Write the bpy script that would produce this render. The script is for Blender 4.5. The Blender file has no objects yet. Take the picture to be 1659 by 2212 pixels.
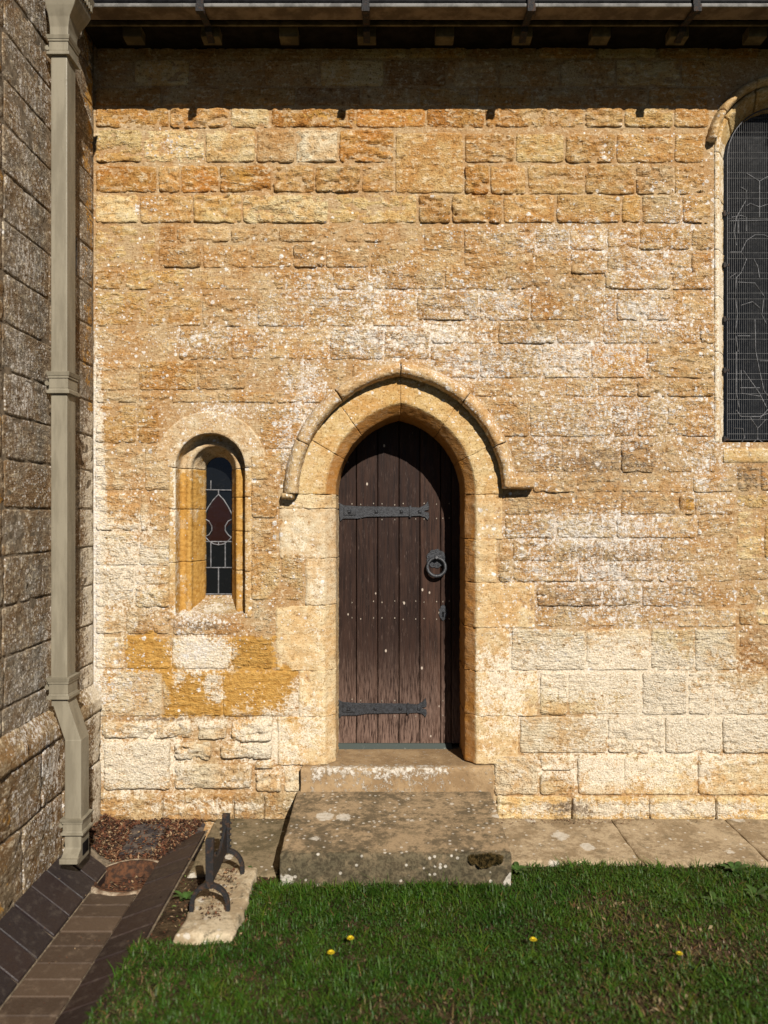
import bpy, bmesh, math, random
import numpy as np
from mathutils import Vector, Matrix
random.seed(7); RNG = np.random.default_rng(11)
S = bpy.context.scene; COL = S.collection
R = math.radians

# ------------------------------------------------------------------ camera, sky, sun, exposure
CAMY, EYE, FD = -4.1475, 1.66, 1659.0
cam = bpy.data.cameras.new('camera'); co = bpy.data.objects.new('camera', cam); COL.objects.link(co)
co.location = (0, CAMY, EYE); co.rotation_euler = (R(90), 0, 0)
cam.sensor_fit = 'VERTICAL'; cam.sensor_height = 36; cam.sensor_width = 27; cam.lens = 27.0
cam.clip_start = 0.05; cam.clip_end = 2000
cam.dof.use_dof = True; cam.dof.focus_distance = 4.15; cam.dof.aperture_fstop = 1.5
S.camera = co
SUN = Vector((0.34, -1.0, 0.72)).normalized()
w = bpy.data.worlds.new('World'); S.world = w; w.use_nodes = True
nt = w.node_tree; bg = nt.nodes['Background']; sky = nt.nodes.new('ShaderNodeTexSky')
sky.sky_type = 'NISHITA'; sky.sun_disc = False; sky.air_density = .20; sky.dust_density = .1
S.cycles.diffuse_bounces = 1
sky.sun_elevation = math.asin(SUN.z); sky.sun_rotation = math.atan2(SUN.x, SUN.y)
nt.links.new(sky.outputs[0], bg.inputs[0]); bg.inputs[1].default_value = 0.05
sl = bpy.data.lights.new('sun', 'SUN'); sl.energy = 5.0; sl.angle = R(0.53); sl.color = (1.0, 0.93, 0.85)
so = bpy.data.objects.new('sun', sl); COL.objects.link(so); so.location = (3, -8, 8)
so.rotation_euler = (-SUN).to_track_quat('-Z', 'Y').to_euler()
S.view_settings.view_transform = 'Standard'; S.view_settings.look = 'None'
S.view_settings.exposure = 0.34; S.view_settings.gamma = 1.0; S.view_settings.use_curve_mapping = False

# ------------------------------------------------------------------ helpers
def X(px): return (px - 829.5) / 400.0
def Z(py): return EYE + (1106 - py) / 400.0
def IX(x): return x * 400 + 829.5
def IZ(z): return 1106 - (z - EYE) * 400

def _h(ix, iy, iz):
    n = (ix * 73856093) ^ (iy * 19349663) ^ (iz * 83492791)
    n = (n ^ (n >> 13)) * 1274126177 & 0x7fffffff
    n = (n ^ (n >> 16)) * 668265263 & 0x7fffffff
    return ((n >> 7) & 0xffff) / 65535.0
def vnoise(p):
    i = np.floor(p).astype(np.int64); f = p - i; f = f * f * (3 - 2 * f)
    r = 0
    for dx in (0, 1):
        for dy in (0, 1):
            for dz in (0, 1):
                wt = (f[:, 0] if dx else 1 - f[:, 0]) * (f[:, 1] if dy else 1 - f[:, 1]) * (f[:, 2] if dz else 1 - f[:, 2])
                r = r + wt * _h(i[:, 0] + dx, i[:, 1] + dy, i[:, 2] + dz)
    return r * 2 - 1
def fbm(p, sc=1.0, o=3, gain=.55):
    p = np.asarray(p, float) * sc; r = 0; a = 1; t = 0
    for k in range(o):
        r = r + a * vnoise(p + 17.3 * k); t += a; a *= gain; p = p * 2.03
    return r / t
def sm(x): x = np.clip(x, 0, 1); return x * x * (3 - 2 * x)

def link(o, parent=None):
    COL.objects.link(o)
    if parent is not None: o.parent = parent
    return o
def tag(o, label=None, cat=None, group=None, kind=None):
    if label: o['label'] = label
    if cat: o['category'] = cat
    if group: o['group'] = group
    if kind: o['kind'] = kind
    return o
def empty(name, loc=(0, 0, 0)):
    o = bpy.data.objects.new(name, None); o.location = loc; o.empty_display_size = .1
    return link(o)
def mesh_obj(name, verts, faces, mat, parent=None, smooth=False, center=True, attrs=None, color=None):
    verts = np.asarray(verts, float).reshape(-1, 3)
    c = verts.mean(0) if center else np.zeros(3)
    me = bpy.data.meshes.new(name)
    me.from_pydata((verts - c).tolist(), [], [list(map(int, f)) for f in faces]); 
    if smooth: me.polygons.foreach_set('use_smooth', np.ones(len(me.polygons), bool))
    if attrs:
        for k, a in attrs.items():
            at = me.attributes.new(k, 'FLOAT', 'POINT'); at.data.foreach_set('value', np.asarray(a, np.float32))
    me.materials.append(mat); me.update()
    o = bpy.data.objects.new(name, me); link(o, parent)
    if parent is not None and parent.type == 'EMPTY' or parent is not None:
        pl = np.array(world_loc(parent)); o.location = c - pl
    else: o.location = c
    if color is not None: o.color = (*color, 1)
    return o
def world_loc(o):
    v = Vector(o.location)
    while o.parent is not None: o = o.parent; v = v + Vector(o.location)
    return v
class MB:
    """collects closed shapes for one mesh"""
    def __init__(s): s.v = []; s.f = []
    def add(s, v, f):
        n = len(s.v); s.v += [tuple(map(float, p)) for p in v]; s.f += [[n + i for i in q] for q in f]; return s
    def box(s, x0, x1, y0, y1, z0, z1):
        v = [(x, y, z) for x in (x0, x1) for y in (y0, y1) for z in (z0, z1)]
        return s.add(v, [(0, 1, 3, 2), (4, 6, 7, 5), (0, 4, 5, 1), (2, 3, 7, 6), (0, 2, 6, 4), (1, 5, 7, 3)])
    def rings(s, rs, cap=True):
        n = len(rs[0]); v = [p for r in rs for p in r]; f = []
        for k in range(len(rs) - 1):
            for i in range(n):
                j = (i + 1) % n
                f.append((k * n + i, k * n + j, (k + 1) * n + j, (k + 1) * n + i))
        if cap: f.append(list(range(n))[::-1]); f.append([(len(rs) - 1) * n + i for i in range(n)])
        return s.add(v, f)
    def tube(s, pts, r, n=6, up=(0, 0, 1)):
        P = [Vector(p) for p in pts]; rs = []
        rad = r if isinstance(r, (list, tuple)) else [r] * len(P)
        for i, p in enumerate(P):
            t = (P[min(i + 1, len(P) - 1)] - P[max(i - 1, 0)]).normalized()
            u = Vector(up)
            if abs(t.dot(u)) > .95: u = Vector((0, 1, 0)) if abs(t.y) < .9 else Vector((1, 0, 0))
            a = t.cross(u).normalized(); b = a.cross(t).normalized()
            rs.append([p + (a * math.cos(2 * math.pi * k / n) + b * math.sin(2 * math.pi * k / n)) * rad[i] for k in range(n)])
        return s.rings(rs)
    def extrude(s, poly, y0, y1, axis='y'):
        """polygon of (x,z) extruded along y"""
        n = len(poly)
        v = [(p[0], y0, p[1]) for p in poly] + [(p[0], y1, p[1]) for p in poly]
        f = [list(range(n)), [2 * n - 1 - i for i in range(n)]] + [(i, i + n, (i + 1) % n + n, (i + 1) % n) for i in range(n)]
        return s.add(v, f)
    def build(s, name, mat, parent=None, smooth=False, bevel=0, color=None, seg=2):
        o = mesh_obj(name, s.v, s.f, mat, parent, smooth, color=color)
        bm = bmesh.new(); bm.from_mesh(o.data); bmesh.ops.recalc_face_normals(bm, faces=bm.faces)
        if bevel: bmesh.ops.bevel(bm, geom=bm.edges, offset=bevel, segments=seg, affect='EDGES', profile=.6, clamp_overlap=True)
        bm.to_mesh(o.data); bm.free()
        return o

# ------------------------------------------------------------------ materials
class NT:
    def __init__(s, name):
        s.m = bpy.data.materials.new(name); s.m.use_nodes = True; s.t = s.m.node_tree; s.n = s.t.nodes
        s.b = s.n['Principled BSDF']
        s.pos = s.n.new('ShaderNodeNewGeometry').outputs['Position']
    def set(s, sock, v):
        if hasattr(v, 'links') or hasattr(v, 'is_linked'): s.t.links.new(v, sock)
        else:
            if isinstance(v, (tuple, list)) and len(v) == 3 and sock.type == 'RGBA': v = (*v, 1)
            sock.default_value = v
    def math(s, op, a, b=0.0, c=None, clamp=False):
        n = s.n.new('ShaderNodeMath'); n.operation = op; n.use_clamp = clamp
        s.set(n.inputs[0], a); s.set(n.inputs[1], b)
        if c is not None: s.set(n.inputs[2], c)
        return n.outputs[0]
    def scale(s, v, k):
        n = s.n.new('ShaderNodeVectorMath'); n.operation = 'MULTIPLY'; s.set(n.inputs[0], v); n.inputs[1].default_value = k
        return n.outputs[0]
    def noise(s, scale, det=5, rough=.6, v=None, dist=0.0):
        n = s.n.new('ShaderNodeTexNoise'); s.set(n.inputs['Vector'], v if v is not None else s.pos)
        n.inputs['Scale'].default_value = scale; n.inputs['Detail'].default_value = det; n.inputs['Roughness'].default_value = rough
        n.inputs['Distortion'].default_value = dist
        return n.outputs[0]
    def voro(s, scale, v=None, rnd=1.0):
        n = s.n.new('ShaderNodeTexVoronoi'); s.set(n.inputs['Vector'], v if v is not None else s.pos)
        n.inputs['Scale'].default_value = scale; n.inputs['Randomness'].default_value = rnd
        return n.outputs['Distance'], n.outputs['Color']
    def ramp(s, f, a, b, lo=0.0, hi=1.0):
        n = s.n.new('ShaderNodeMapRange'); n.interpolation_type = 'SMOOTHSTEP'
        s.set(n.inputs[0], f); s.set(n.inputs[1], a); s.set(n.inputs[2], b); s.set(n.inputs[3], lo); s.set(n.inputs[4], hi)
        return n.outputs[0]
    def mix(s, f, a, b, mode='MIX'):
        n = s.n.new('ShaderNodeMix'); n.data_type = 'RGBA'; n.blend_type = mode
        s.set(n.inputs[0], f); s.set(n.inputs[6], a); s.set(n.inputs[7], b)
        return n.outputs[2]
    def attr(s, name, vec=False):
        n = s.n.new('ShaderNodeAttribute'); n.attribute_name = name
        return n.outputs['Color'] if vec else n.outputs['Fac']
    def sep(s, c):
        n = s.n.new('ShaderNodeSeparateColor'); s.set(n.inputs[0], c); return n.outputs
    def ocolor(s):
        n = s.n.new('ShaderNodeObjectInfo'); return n.outputs['Color'], n.outputs['Random']
    def bump(s, h, strength=.5, dist=.01):
        n = s.n.new('ShaderNodeBump'); n.inputs['Strength'].default_value = strength; n.inputs['Distance'].default_value = dist
        s.set(n.inputs['Height'], h); s.t.links.new(n.outputs[0], s.b.inputs['Normal'])
    def out(s, col, rough=.9, spec=.2, metal=0.0):
        s.set(s.b.inputs['Base Color'], col); s.set(s.b.inputs['Roughness'], rough)
        s.set(s.b.inputs['Specular IOR Level'], spec); s.set(s.b.inputs['Metallic'], metal)
        return s.m

def stone_material(name, bump=.9, dist=.016, streak=False, use_color=True, base=(.42, .28, .13), mottle=1.0):
    t = NT(name)
    tint = t.ocolor()[0] if use_color else base
    n1 = t.noise(5.5, 5, .68); n2 = t.noise(52, 3, .75)
    bed = t.noise(15, 4, .72, t.scale(t.pos, (1, 1, 3.0)))
    gr = t.noise(120, 2, .7)
    k = t.math('ADD', t.math('MULTIPLY', bed, .5), t.math('MULTIPLY', n2, .5))
    warm = t.mix(1.0, tint, (.84, .60, .36), 'MULTIPLY'); dark = t.mix(1.0, tint, (.36, .26, .17), 'MULTIPLY'); lite = t.mix(.7, tint, (.72, .61, .42))
    c = t.mix(t.math('MULTIPLY', t.ramp(n1, .40, .62, 1, 0), .8 * mottle), tint, warm)
    c = t.mix(t.ramp(k, .50, .62, 0, .9 * mottle), c, lite)
    c = t.mix(t.ramp(k, .36, .455, .9 * mottle, 0), c, dark)
    c = t.mix(t.ramp(gr, .34, .44, .75, 0), c, dark)
    hf = t.math('SUBTRACT', t.math('ADD', t.math('MULTIPLY', t.noise(24, 4, .72), .6), t.math('MULTIPLY', gr, .4)), .5)
    # exposed ochre skin
    n1s = t.math('MULTIPLY', t.math('SUBTRACT', t.noise(9, 4, .65), .5), 1.5)
    oc = t.ramp(t.math('ADD', t.math('ADD', t.attr('ochre'), n1s), t.math('MULTIPLY', hf, 1.0)), .44, .52, 0, .95)
    c = t.mix(oc, c, t.mix(t.ramp(k, .38, .60), (.35, .175, .035), (.51, .29, .072)))
    # bleached, limewashed crust
    bl = t.ramp(t.math('ADD', t.math('SUBTRACT', t.attr('bleach'), t.math('MULTIPLY', n1s, .6)), t.math('MULTIPLY', t.math('ADD', hf, t.math('SUBTRACT', n2, .5)), 1.0)), .40, .66, 0, .85)
    c = t.mix(bl, c, t.mix(t.ramp(gr, .38, .6), (.54, .455, .32), (.74, .67, .535)))
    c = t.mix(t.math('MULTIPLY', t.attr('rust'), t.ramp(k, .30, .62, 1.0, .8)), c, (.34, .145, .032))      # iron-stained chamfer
    # grey-brown grime on the weathered stone
    dn = t.math('ADD', t.math('MULTIPLY', t.math('SUBTRACT', bed, .5), .9), t.math('MULTIPLY', t.math('SUBTRACT', t.noise(38, 4, .8), .5), 1.5))
    di = t.ramp(t.math('ADD', t.attr('dirt'), dn), .42, .72, 0, .85)
    c = t.mix(di, c, t.mix(t.ramp(gr, .4, .6), (.11, .078, .050), (.26, .185, .115)))
    # white lichen: encrusting patches and round thalli
    L = t.attr('lichen')
    v = t.scale(t.pos, (1, 1, .30)) if streak else None
    pn = t.math('ADD', t.math('MULTIPLY', t.noise(16, 3, .7, v), .26), t.math('MULTIPLY', t.noise(58, 3, .95, v), .74))
    pat = t.ramp(t.math('ADD', t.math('MULTIPLY', L, .20), pn), .645, .70, 0, .85)
    Lc = t.math('MULTIPLY', L, t.ramp(t.noise(8, 3, .6), .36, .60, .15, 1.45))
    allf = pat
    wob = t.math('MULTIPLY', t.math('SUBTRACT', gr, .5), .4)
    for sc, dens, rmx in ((27, .30, .42), (47, .50, .46), (85, .62, .48)):
        d, cc = t.voro(sc); r, g, b = t.sep(cc)[:3]
        on = t.math('LESS_THAN', r, t.math('MULTIPLY', Lc, dens))
        rad = t.math('MULTIPLY_ADD', g, rmx * .7, rmx * .3)
        f = t.math('MULTIPLY', on, t.ramp(t.math('SUBTRACT', t.math('ADD', d, wob), rad), -.07, .01, 1, 0))
        allf = t.math('MAXIMUM', allf, f)
    c = t.mix(t.math('MULTIPLY', allf, .92), c, t.mix(t.ramp(n2, .4, .62), (.50, .45, .385), (.76, .73, .67)))
    rs_ = t.ocolor()[1]; rs2 = t.math('FRACT', t.math('MULTIPLY', rs_, 7.31))
    ht = t.math('ADD', t.math('MULTIPLY', bed, t.math('MULTIPLY_ADD', rs_, 1.5, .35)), t.math('MULTIPLY', n2, t.math('MULTIPLY_ADD', rs2, 1.1, .35)))
    ht = t.math('ADD', ht, t.math('MULTIPLY', gr, .4))
    t.bump(ht, bump, dist)
    return t.out(c, .93, .12)

M = {}
M['stone'] = stone_material('rubble_stone')
M['ashlar'] = stone_material('dressed_stone', .6, .008, mottle=.8)
M['side'] = stone_material('side_stone', .8, .010, streak=True)
M['mortar'] = stone_material('mortar_bed', .7, .008, use_color=False, base=(.41, .29, .155), mottle=.8)

def simple(name, col, rough=.6, spec=.3, var=.25, scale=20, bump=.15, dist=.003, metal=0.0, col2=None, lo=.4, hi=.62):
    t = NT(name); n = t.noise(scale, 6, .65)
    c2 = col2 or tuple(x * (1 - var) for x in col)
    c = t.mix(t.ramp(n, lo, hi), c2, col); t.bump(t.noise(scale * 4, 4, .6), bump, dist)
    return t.out(c, rough, spec, metal)

def pipe_mat():
    t = NT('olive_pipe_paint'); n = t.noise(6, 5, .65, t.scale(t.pos, (3, 3, .5))); f = t.noise(70, 4, .75)
    c = t.mix(t.ramp(n, .38, .62), (.185, .163, .115), (.245, .218, .157))
    c = t.mix(t.ramp(f, .64, .70, 0, .8), c, (.10, .075, .045)); d, cc = t.voro(17); r = t.sep(cc)[0]
    c = t.mix(t.math('MULTIPLY', t.math('LESS_THAN', r, .05), t.ramp(t.math('ADD', d, t.math('MULTIPLY', f, .2)), .12, .22, 1, 0)), c, (.06, .03, .018))
    t.bump(t.math('ADD', n, t.math('MULTIPLY', f, .3)), .12, .003)
    return t.out(c, t.ramp(f, .3, .7, .38, .62), .35)
M['pipe'] = pipe_mat()
M['black'] = simple('black_paint', (.010, .010, .011), .5, .04, .5, 25, .2, .002)
M['lip'] = simple('sunlit_bead_grey', (.22, .215, .20), .6, .2, .5, 12, .2, .002)  # gutter bead: sunlit edge highlight put into a paler base colour
M['under'] = simple('gutter_underside', (.20, .15, .105), .8, .2, .5, 10, .2, .002)
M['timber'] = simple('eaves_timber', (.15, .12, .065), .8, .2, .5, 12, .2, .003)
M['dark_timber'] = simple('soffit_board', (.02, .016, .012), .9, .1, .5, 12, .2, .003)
M['iron'] = simple('wrought_iron', (.032, .035, .040), .48, .5, .55, 60, .6, .003)
M['rustiron'] = simple('rusted_iron', (.018, .0175, .018), .65, .3, .5, 45, .9, .006, col2=(.06, .032, .018), lo=.36, hi=.52)
M['slate'] = simple('roof_slate', (.06, .06, .065), .7, .3, .4, 9, .4, .004)
M['lead'] = simple('lead_came', (.20, .205, .215), .55, .4, .5, 40, .3, .002)
M['wire'] = simple('galvanised_wire', (.17, .17, .165), .5, .5, .4, 40, .1, .001)

t = NT('dark_glass'); n = t.noise(14, 3, .5); col, rnd = t.ocolor()
t.bump(n, .25, .004); M['glass'] = t.out(t.mix(t.ramp(t.noise(40, 6, .7), .55, .75, 0, .25), col, (.05, .045, .04)), .14, .3)

def wood():
    t = NT('weathered_oak'); _, rnd = t.ocolor()
    p = t.n.new('ShaderNodeVectorMath'); p.operation = 'ADD'; t.set(p.inputs[0], t.pos)
    cmb = t.n.new('ShaderNodeCombineXYZ'); t.set(cmb.inputs[2], t.math('MULTIPLY', rnd, 37.0)); t.set(cmb.inputs[0], t.math('MULTIPLY', rnd, 11.0)); t.set(p.inputs[1], cmb.outputs[0])
    g = t.noise(85, 6, .7, t.scale(p.outputs[0], (1, 1, .045)), .3); g2 = t.noise(6, 5, .6, t.scale(p.outputs[0], (2.5, 1, .6)))
    fine = t.noise(260, 3, .6, t.scale(p.outputs[0], (1, 1, .06)))
    c = t.mix(t.ramp(g, .36, .62), (.013, .0060, .0038), (.047, .0225, .0140))
    c = t.mix(t.ramp(g2, .46, .72, 0, .65), c, (.075, .039, .025))
    sz = t.n.new('ShaderNodeSeparateXYZ'); t.set(sz.inputs[0], t.pos)
    low = t.math('MULTIPLY', t.ramp(t.math('ADD', sz.outputs[2], t.math('MULTIPLY', g, .5)), .55, 1.25, 1, 0), t.ramp(fine, .35, .6))
    c = t.mix(t.math('MULTIPLY', rnd, .65), c, (.012, .006, .0045))
    c = t.mix(t.math('MULTIPLY', low, .85), c, (.20, .13, .098))       # sun-greyed, rain-worn foot of the boards
    c = t.mix(t.ramp(fine, .62, .70, 0, .35), c, (.17, .12, .095))
    d, cc = t.voro(19, t.scale(t.pos, (1, 1, .62))); r, gg, b = t.sep(cc)[:3]
    fl = t.math('MULTIPLY', t.math('LESS_THAN', r, .26), t.ramp(d, .07, .13, 1, 0))
    c = t.mix(t.math('MULTIPLY', fl, .8), c, (.55, .47, .38))
    t.bump(t.math('ADD', g, t.math('MULTIPLY', fine, .5)), .5, .004)
    return t.out(c, t.ramp(g, .3, .7, .5, .75), .2)
M['wood'] = wood()

def paving(name, base, dark, moss=.0, lich=.35, scale=1.0, front=None):
    t = NT(name)
    n = t.math('ADD', t.math('MULTIPLY', t.noise(5, 6, .75), .6), t.math('MULTIPLY', t.noise(28, 5, .8), .4)); f = t.noise(60, 4, .75); g = t.noise(130, 2, .6)
    c = t.mix(t.ramp(n, .44, .56), dark, base); c = t.mix(t.ramp(f, .3, .5, .6, 0), c, tuple(x * .5 for x in base))
    c = t.mix(t.ramp(g, .3, .42, .5, 0), c, tuple(x * .45 for x in base))
    if moss: c = t.mix(t.ramp(t.noise(11, 8, .7), .52, .66, 0, moss), c, (.055, .05, .028))
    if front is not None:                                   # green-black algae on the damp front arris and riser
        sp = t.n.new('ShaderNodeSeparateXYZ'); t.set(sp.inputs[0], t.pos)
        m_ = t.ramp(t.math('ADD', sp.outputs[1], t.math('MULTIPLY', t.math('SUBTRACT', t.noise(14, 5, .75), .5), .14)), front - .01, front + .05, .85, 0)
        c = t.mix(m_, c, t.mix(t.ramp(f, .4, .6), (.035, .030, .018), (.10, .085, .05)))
    d, cc = t.voro(9 * scale); r, gg, b = t.sep(cc)[:3]; wob = t.math('MULTIPLY', t.math('SUBTRACT', t.noise(45, 5, .7), .5), .6)
    fl = t.math('MULTIPLY', t.math('LESS_THAN', r, lich), t.ramp(t.math('SUBTRACT', t.math('ADD', d, wob), t.math('MULTIPLY', gg, .42)), -.06, .02, 1, 0))
    d2, cc2 = t.voro(40); r2 = t.sep(cc2)[0]
    fl2 = t.math('MULTIPLY', t.math('LESS_THAN', r2, lich * .6), t.ramp(d2, .22, .34, 1, 0))
    c = t.mix(t.math('MULTIPLY', t.math('MULTIPLY', t.math('MAXIMUM', fl, fl2), t.ramp(f, .3, .6, .45, 1)), .85), c, (.55, .51, .43))
    t.bump(t.math('ADD', t.math('MULTIPLY', n, 1.2), f), .6, .008)
    return t.out(c, .92, .15)
M['paving'] = paving('paving_stone', (.42, .325, .205), (.26, .19, .11), .35, .30)
M['paving_mossy'] = paving('mossy_paving', (.22, .17, .10), (.11, .088, .048), .5, .30)
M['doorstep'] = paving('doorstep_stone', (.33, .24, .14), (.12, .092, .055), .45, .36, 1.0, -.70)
def step_mat():
    t = NT('threshold_stone'); f = t.noise(60, 6, .7); n = t.noise(6, 7, .7)
    c = t.mix(t.ramp(n, .4, .6), (.25, .165, .085), (.36, .25, .135)); c = t.mix(t.ramp(f, .3, .48, .6, 0), c, (.12, .08, .04))
    L = t.attr('lichen'); pn = t.noise(38, 5, .85, t.scale(t.pos, (1, 1, .8)))
    pat = t.ramp(t.math('ADD', t.math('MULTIPLY', L, .12), pn), .59, .65)
    c = t.mix(t.math('MULTIPLY', pat, .85), c, t.mix(t.ramp(f, .4, .6), (.42, .37, .29), (.66, .62, .54))); t.bump(t.math('ADD', f, pat), .6, .006)
    return t.out(c, .92, .15)
M['threshold'] = step_mat()
M['rubble_base'] = paving('pitted_block', (.52, .43, .29), (.33, .25, .15), .75, .35, 2.0)

def brick_mat(name, a, b, dust):
    t = NT(name); _, rnd = t.ocolor(); n = t.noise(25, 6, .7)
    c = t.mix(rnd, a, b); c = t.mix(t.ramp(n, .5, .72, 0, .7), c, dust); t.bump(t.noise(110, 4, .6), .4, .003)
    return t.out(c, t.ramp(n, .3, .7, .42, .75), .35)
M['bluebrick'] = brick_mat('blue_brick', (.013, .011, .013), (.024, .015, .014), (.07, .055, .042))
M['redbrick'] = brick_mat('brown_brick', (.020, .012, .010), (.030, .017, .013), (.075, .055, .038))
M['paver'] = brick_mat('buff_paver', (.050, .033, .022), (.085, .057, .037), (.14, .10, .065))
M['joint'] = simple('cement_joint', (.24, .19, .13), .95, .1, .5, 30, .4, .004)
M['soil'] = simple('soil', (.085, .058, .032), 1, .05, .6, 18, .8, .02, col2=(.035, .024, .014))
M['ground'] = simple('ground_turf', (.06, .075, .022), 1, .05, .5, 4, .5, .02, col2=(.08, .06, .03))
def vcol_mat(name, rough=.6, trans=.0, spec=.3):
    t = NT(name); c = t.attr('col', True)
    m = t.out(c, rough, spec)
    if trans:
        tr = t.n.new('ShaderNodeBsdfTranslucent'); t.set(tr.inputs[0], c)
        mx = t.n.new('ShaderNodeMixShader'); mx.inputs[0].default_value = trans
        t.t.links.new(t.b.outputs[0], mx.inputs[1]); t.t.links.new(tr.outputs[0], mx.inputs[2])
        t.t.links.new(mx.outputs[0], t.n['Material Output'].inputs[0])
    return m
M['grass'] = vcol_mat('grass_blades', .5, .30)
M['litter'] = vcol_mat('dead_leaves', .8)
M['weed'] = simple('weed_leaf', (.045, .095, .018), .5, .3, .35, 25, .3, .003)
M['petal'] = simple('yellow_petal', (.75, .55, .02), .6, .2, .2, 60, .1, .002)
M['stem'] = simple('green_stem', (.08, .13, .03), .6, .2, .2, 30, .1, .002)
M['moss'] = simple('dry_moss', (.20, .135, .05), 1, .05, .6, 60, .8, .01, col2=(.03, .025, .01))

# ------------------------------------------------------------------ weathering fields (where lichen, bare ochre skin and limewash actually sit on the wall)
def blobs(px, py, bl):
    r = np.zeros_like(px)
    for cx, cy, rx, ry, a in bl:
        d = ((px - cx) / rx) ** 2 + ((py - cy) / ry) ** 2
        r = np.maximum(r, a * np.exp(-d * .9))
    return r
def rects(px, py, rl):
    r = np.zeros_like(px)
    for x0, y0, x1, y1, s, a in rl:
        d = np.minimum(np.minimum(px - x0, x1 - px), np.minimum(py - y0, y1 - py))
        r = np.maximum(r, a * sm(d / s * .5 + .5))
    return r
LICH = [(203, 1180, 16, 420, 1.1), (1552, 640, 14, 330, .8), (790, 640, 260, 80, .75), (1010, 660, 200, 70, .8), (880, 740, 230, 55, .95), (1010, 790, 120, 60, .9), (1230, 520, 250, 50, .75), (1400, 570, 170, 110, .7),
        (1250, 770, 230, 75, .9), (1380, 680, 180, 90, .75), (1300, 900, 260, 110, .75), (1290, 1150, 240, 60, 1.0), (1330, 1250, 240, 110, .85),
        (1160, 1230, 90, 140, .7), (480, 730, 170, 55, .6), (590, 700, 120, 70, .6), (480, 885, 130, 40, .6), (660, 850, 60, 130, .85), (620, 960, 25, 90, .9), (420, 1340, 110, 40, .7),
        (250, 1480, 80, 80, .6), (1520, 1000, 90, 200, .6), (1180, 950, 80, 120, .7), (1480, 480, 80, 90, .6), (1360, 320, 90, 40, .3),
        (430, 1405, 60, 50, .8), (550, 1500, 30, 30, .3), (380, 318, 50, 25, .7), (330, 450, 50, 25, .4), (1540, 640, 50, 200, .55), (1340, 1330, 260, 40, .7)]
BLCH = [(203, 1180, 26, 420, 1.4), (270, 1230, 110, 150, .72), (1560, 650, 18, 330, .95), (1300, 1450, 350, 90, .82), (1480, 1560, 280, 120, .88), (1080, 1480, 80, 160, .8), (1350, 1660, 320, 70, .68), (1400, 1745, 400, 26, .75), (430, 1740, 260, 26, .6), (1480, 1100, 40, 30, .1), (660, 1560, 70, 120, .7),
        (437, 1412, 78, 52, .95), (385, 1455, 26, 60, .6), (470, 1500, 34, 40, .6), (560, 1330, 60, 100, .35), (660, 1170, 70, 80, .55), (690, 1350, 50, 300, .50), (290, 1080, 80, 120, .40), (1060, 1600, 60, 60, .6), (390, 1320, 90, 30, .6), (300, 1640, 150, 100, .80), (590, 1600, 140, 100, .75),
        (520, 1690, 60, 40, .5), (1180, 1640, 90, 80, .5), (1290, 1660, 60, 50, .5), (385, 1060, 18, 120, .8), (230, 1480, 60, 60, .6), (880, 1000, 700, 700, .10), (880, 720, 300, 60, .55),
        (1060, 1380, 60, 250, .35), (460, 1470, 30, 40, .7), (400, 1560, 160, 22, .6), (560, 900, 120, 60, .3)]
OCHR = [(270, 1372, 372, 1452, 30, .95), (495, 1375, 596, 1452, 30, .95), (355, 1446, 640, 1550, 34, .9), (398, 1025, 430, 1260, 16, .6), (1480, 1078, 1500, 1100, 6, 1)]
OCHB = [(1330, 780, 60, 35, .42), (530, 385, 40, 20, .45), (700, 255, 110, 18, .42), (850, 255, 80, 20, .42), (320, 385, 70, 25, .35), (1520, 760, 25, 200, .42), (1240, 1110, 70, 20, .3),
        (1290, 780, 40, 30, .5), (1100, 690, 40, 25, .4), (1290, 680, 35, 25, .42), (640, 760, 40, 30, .35), (540, 645, 50, 40, .3), (240, 1470, 25, 25, .5), (250, 1520, 25, 25, .4)]
DIRT = [(1300, 1000, 250, 60, .5), (1200, 620, 250, 40, .42), (1330, 1200, 230, 60, .5), (1330, 1130, 280, 170, .42), (1250, 930, 250, 110, .40), (1150, 680, 320, 80, .36), (1280, 1300, 220, 50, .50), (430, 1350, 90, 18, .6), (300, 640, 200, 200, .22), (600, 800, 250, 150, .30),
        (1400, 600, 200, 120, .32), (1620, 1030, 60, 70, .5), (1480, 1250, 60, 140, .35), (460, 1755, 260, 16, .4), (1230, 1745, 70, 25, .75), (1300, 1560, 60, 25, .35), (520, 1545, 100, 8, .6), (430, 1630, 230, 80, .22), (330, 1553, 120, 6, .8), (1400, 1762, 350, 10, .45), (500, 1760, 300, 12, .5)]
def fields(Xw, Zw):
    px, py = IX(Xw), IZ(Zw)
    l = blobs(px, py, LICH); b = blobs(px, py, BLCH)
    o = np.maximum(rects(px, py, OCHR), blobs(px, py, OCHB)); d = blobs(px, py, DIRT)
    base_l = .20 * sm((py - 430) / 200) * sm((1420 - py) / 100)
    return dict(lichen=np.minimum(.9, np.maximum(l * 1.05, base_l)), bleach=b, ochre=o, dirt=d + .08 * sm((py - 430) / 200) * sm((1420 - py) / 100))

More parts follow.
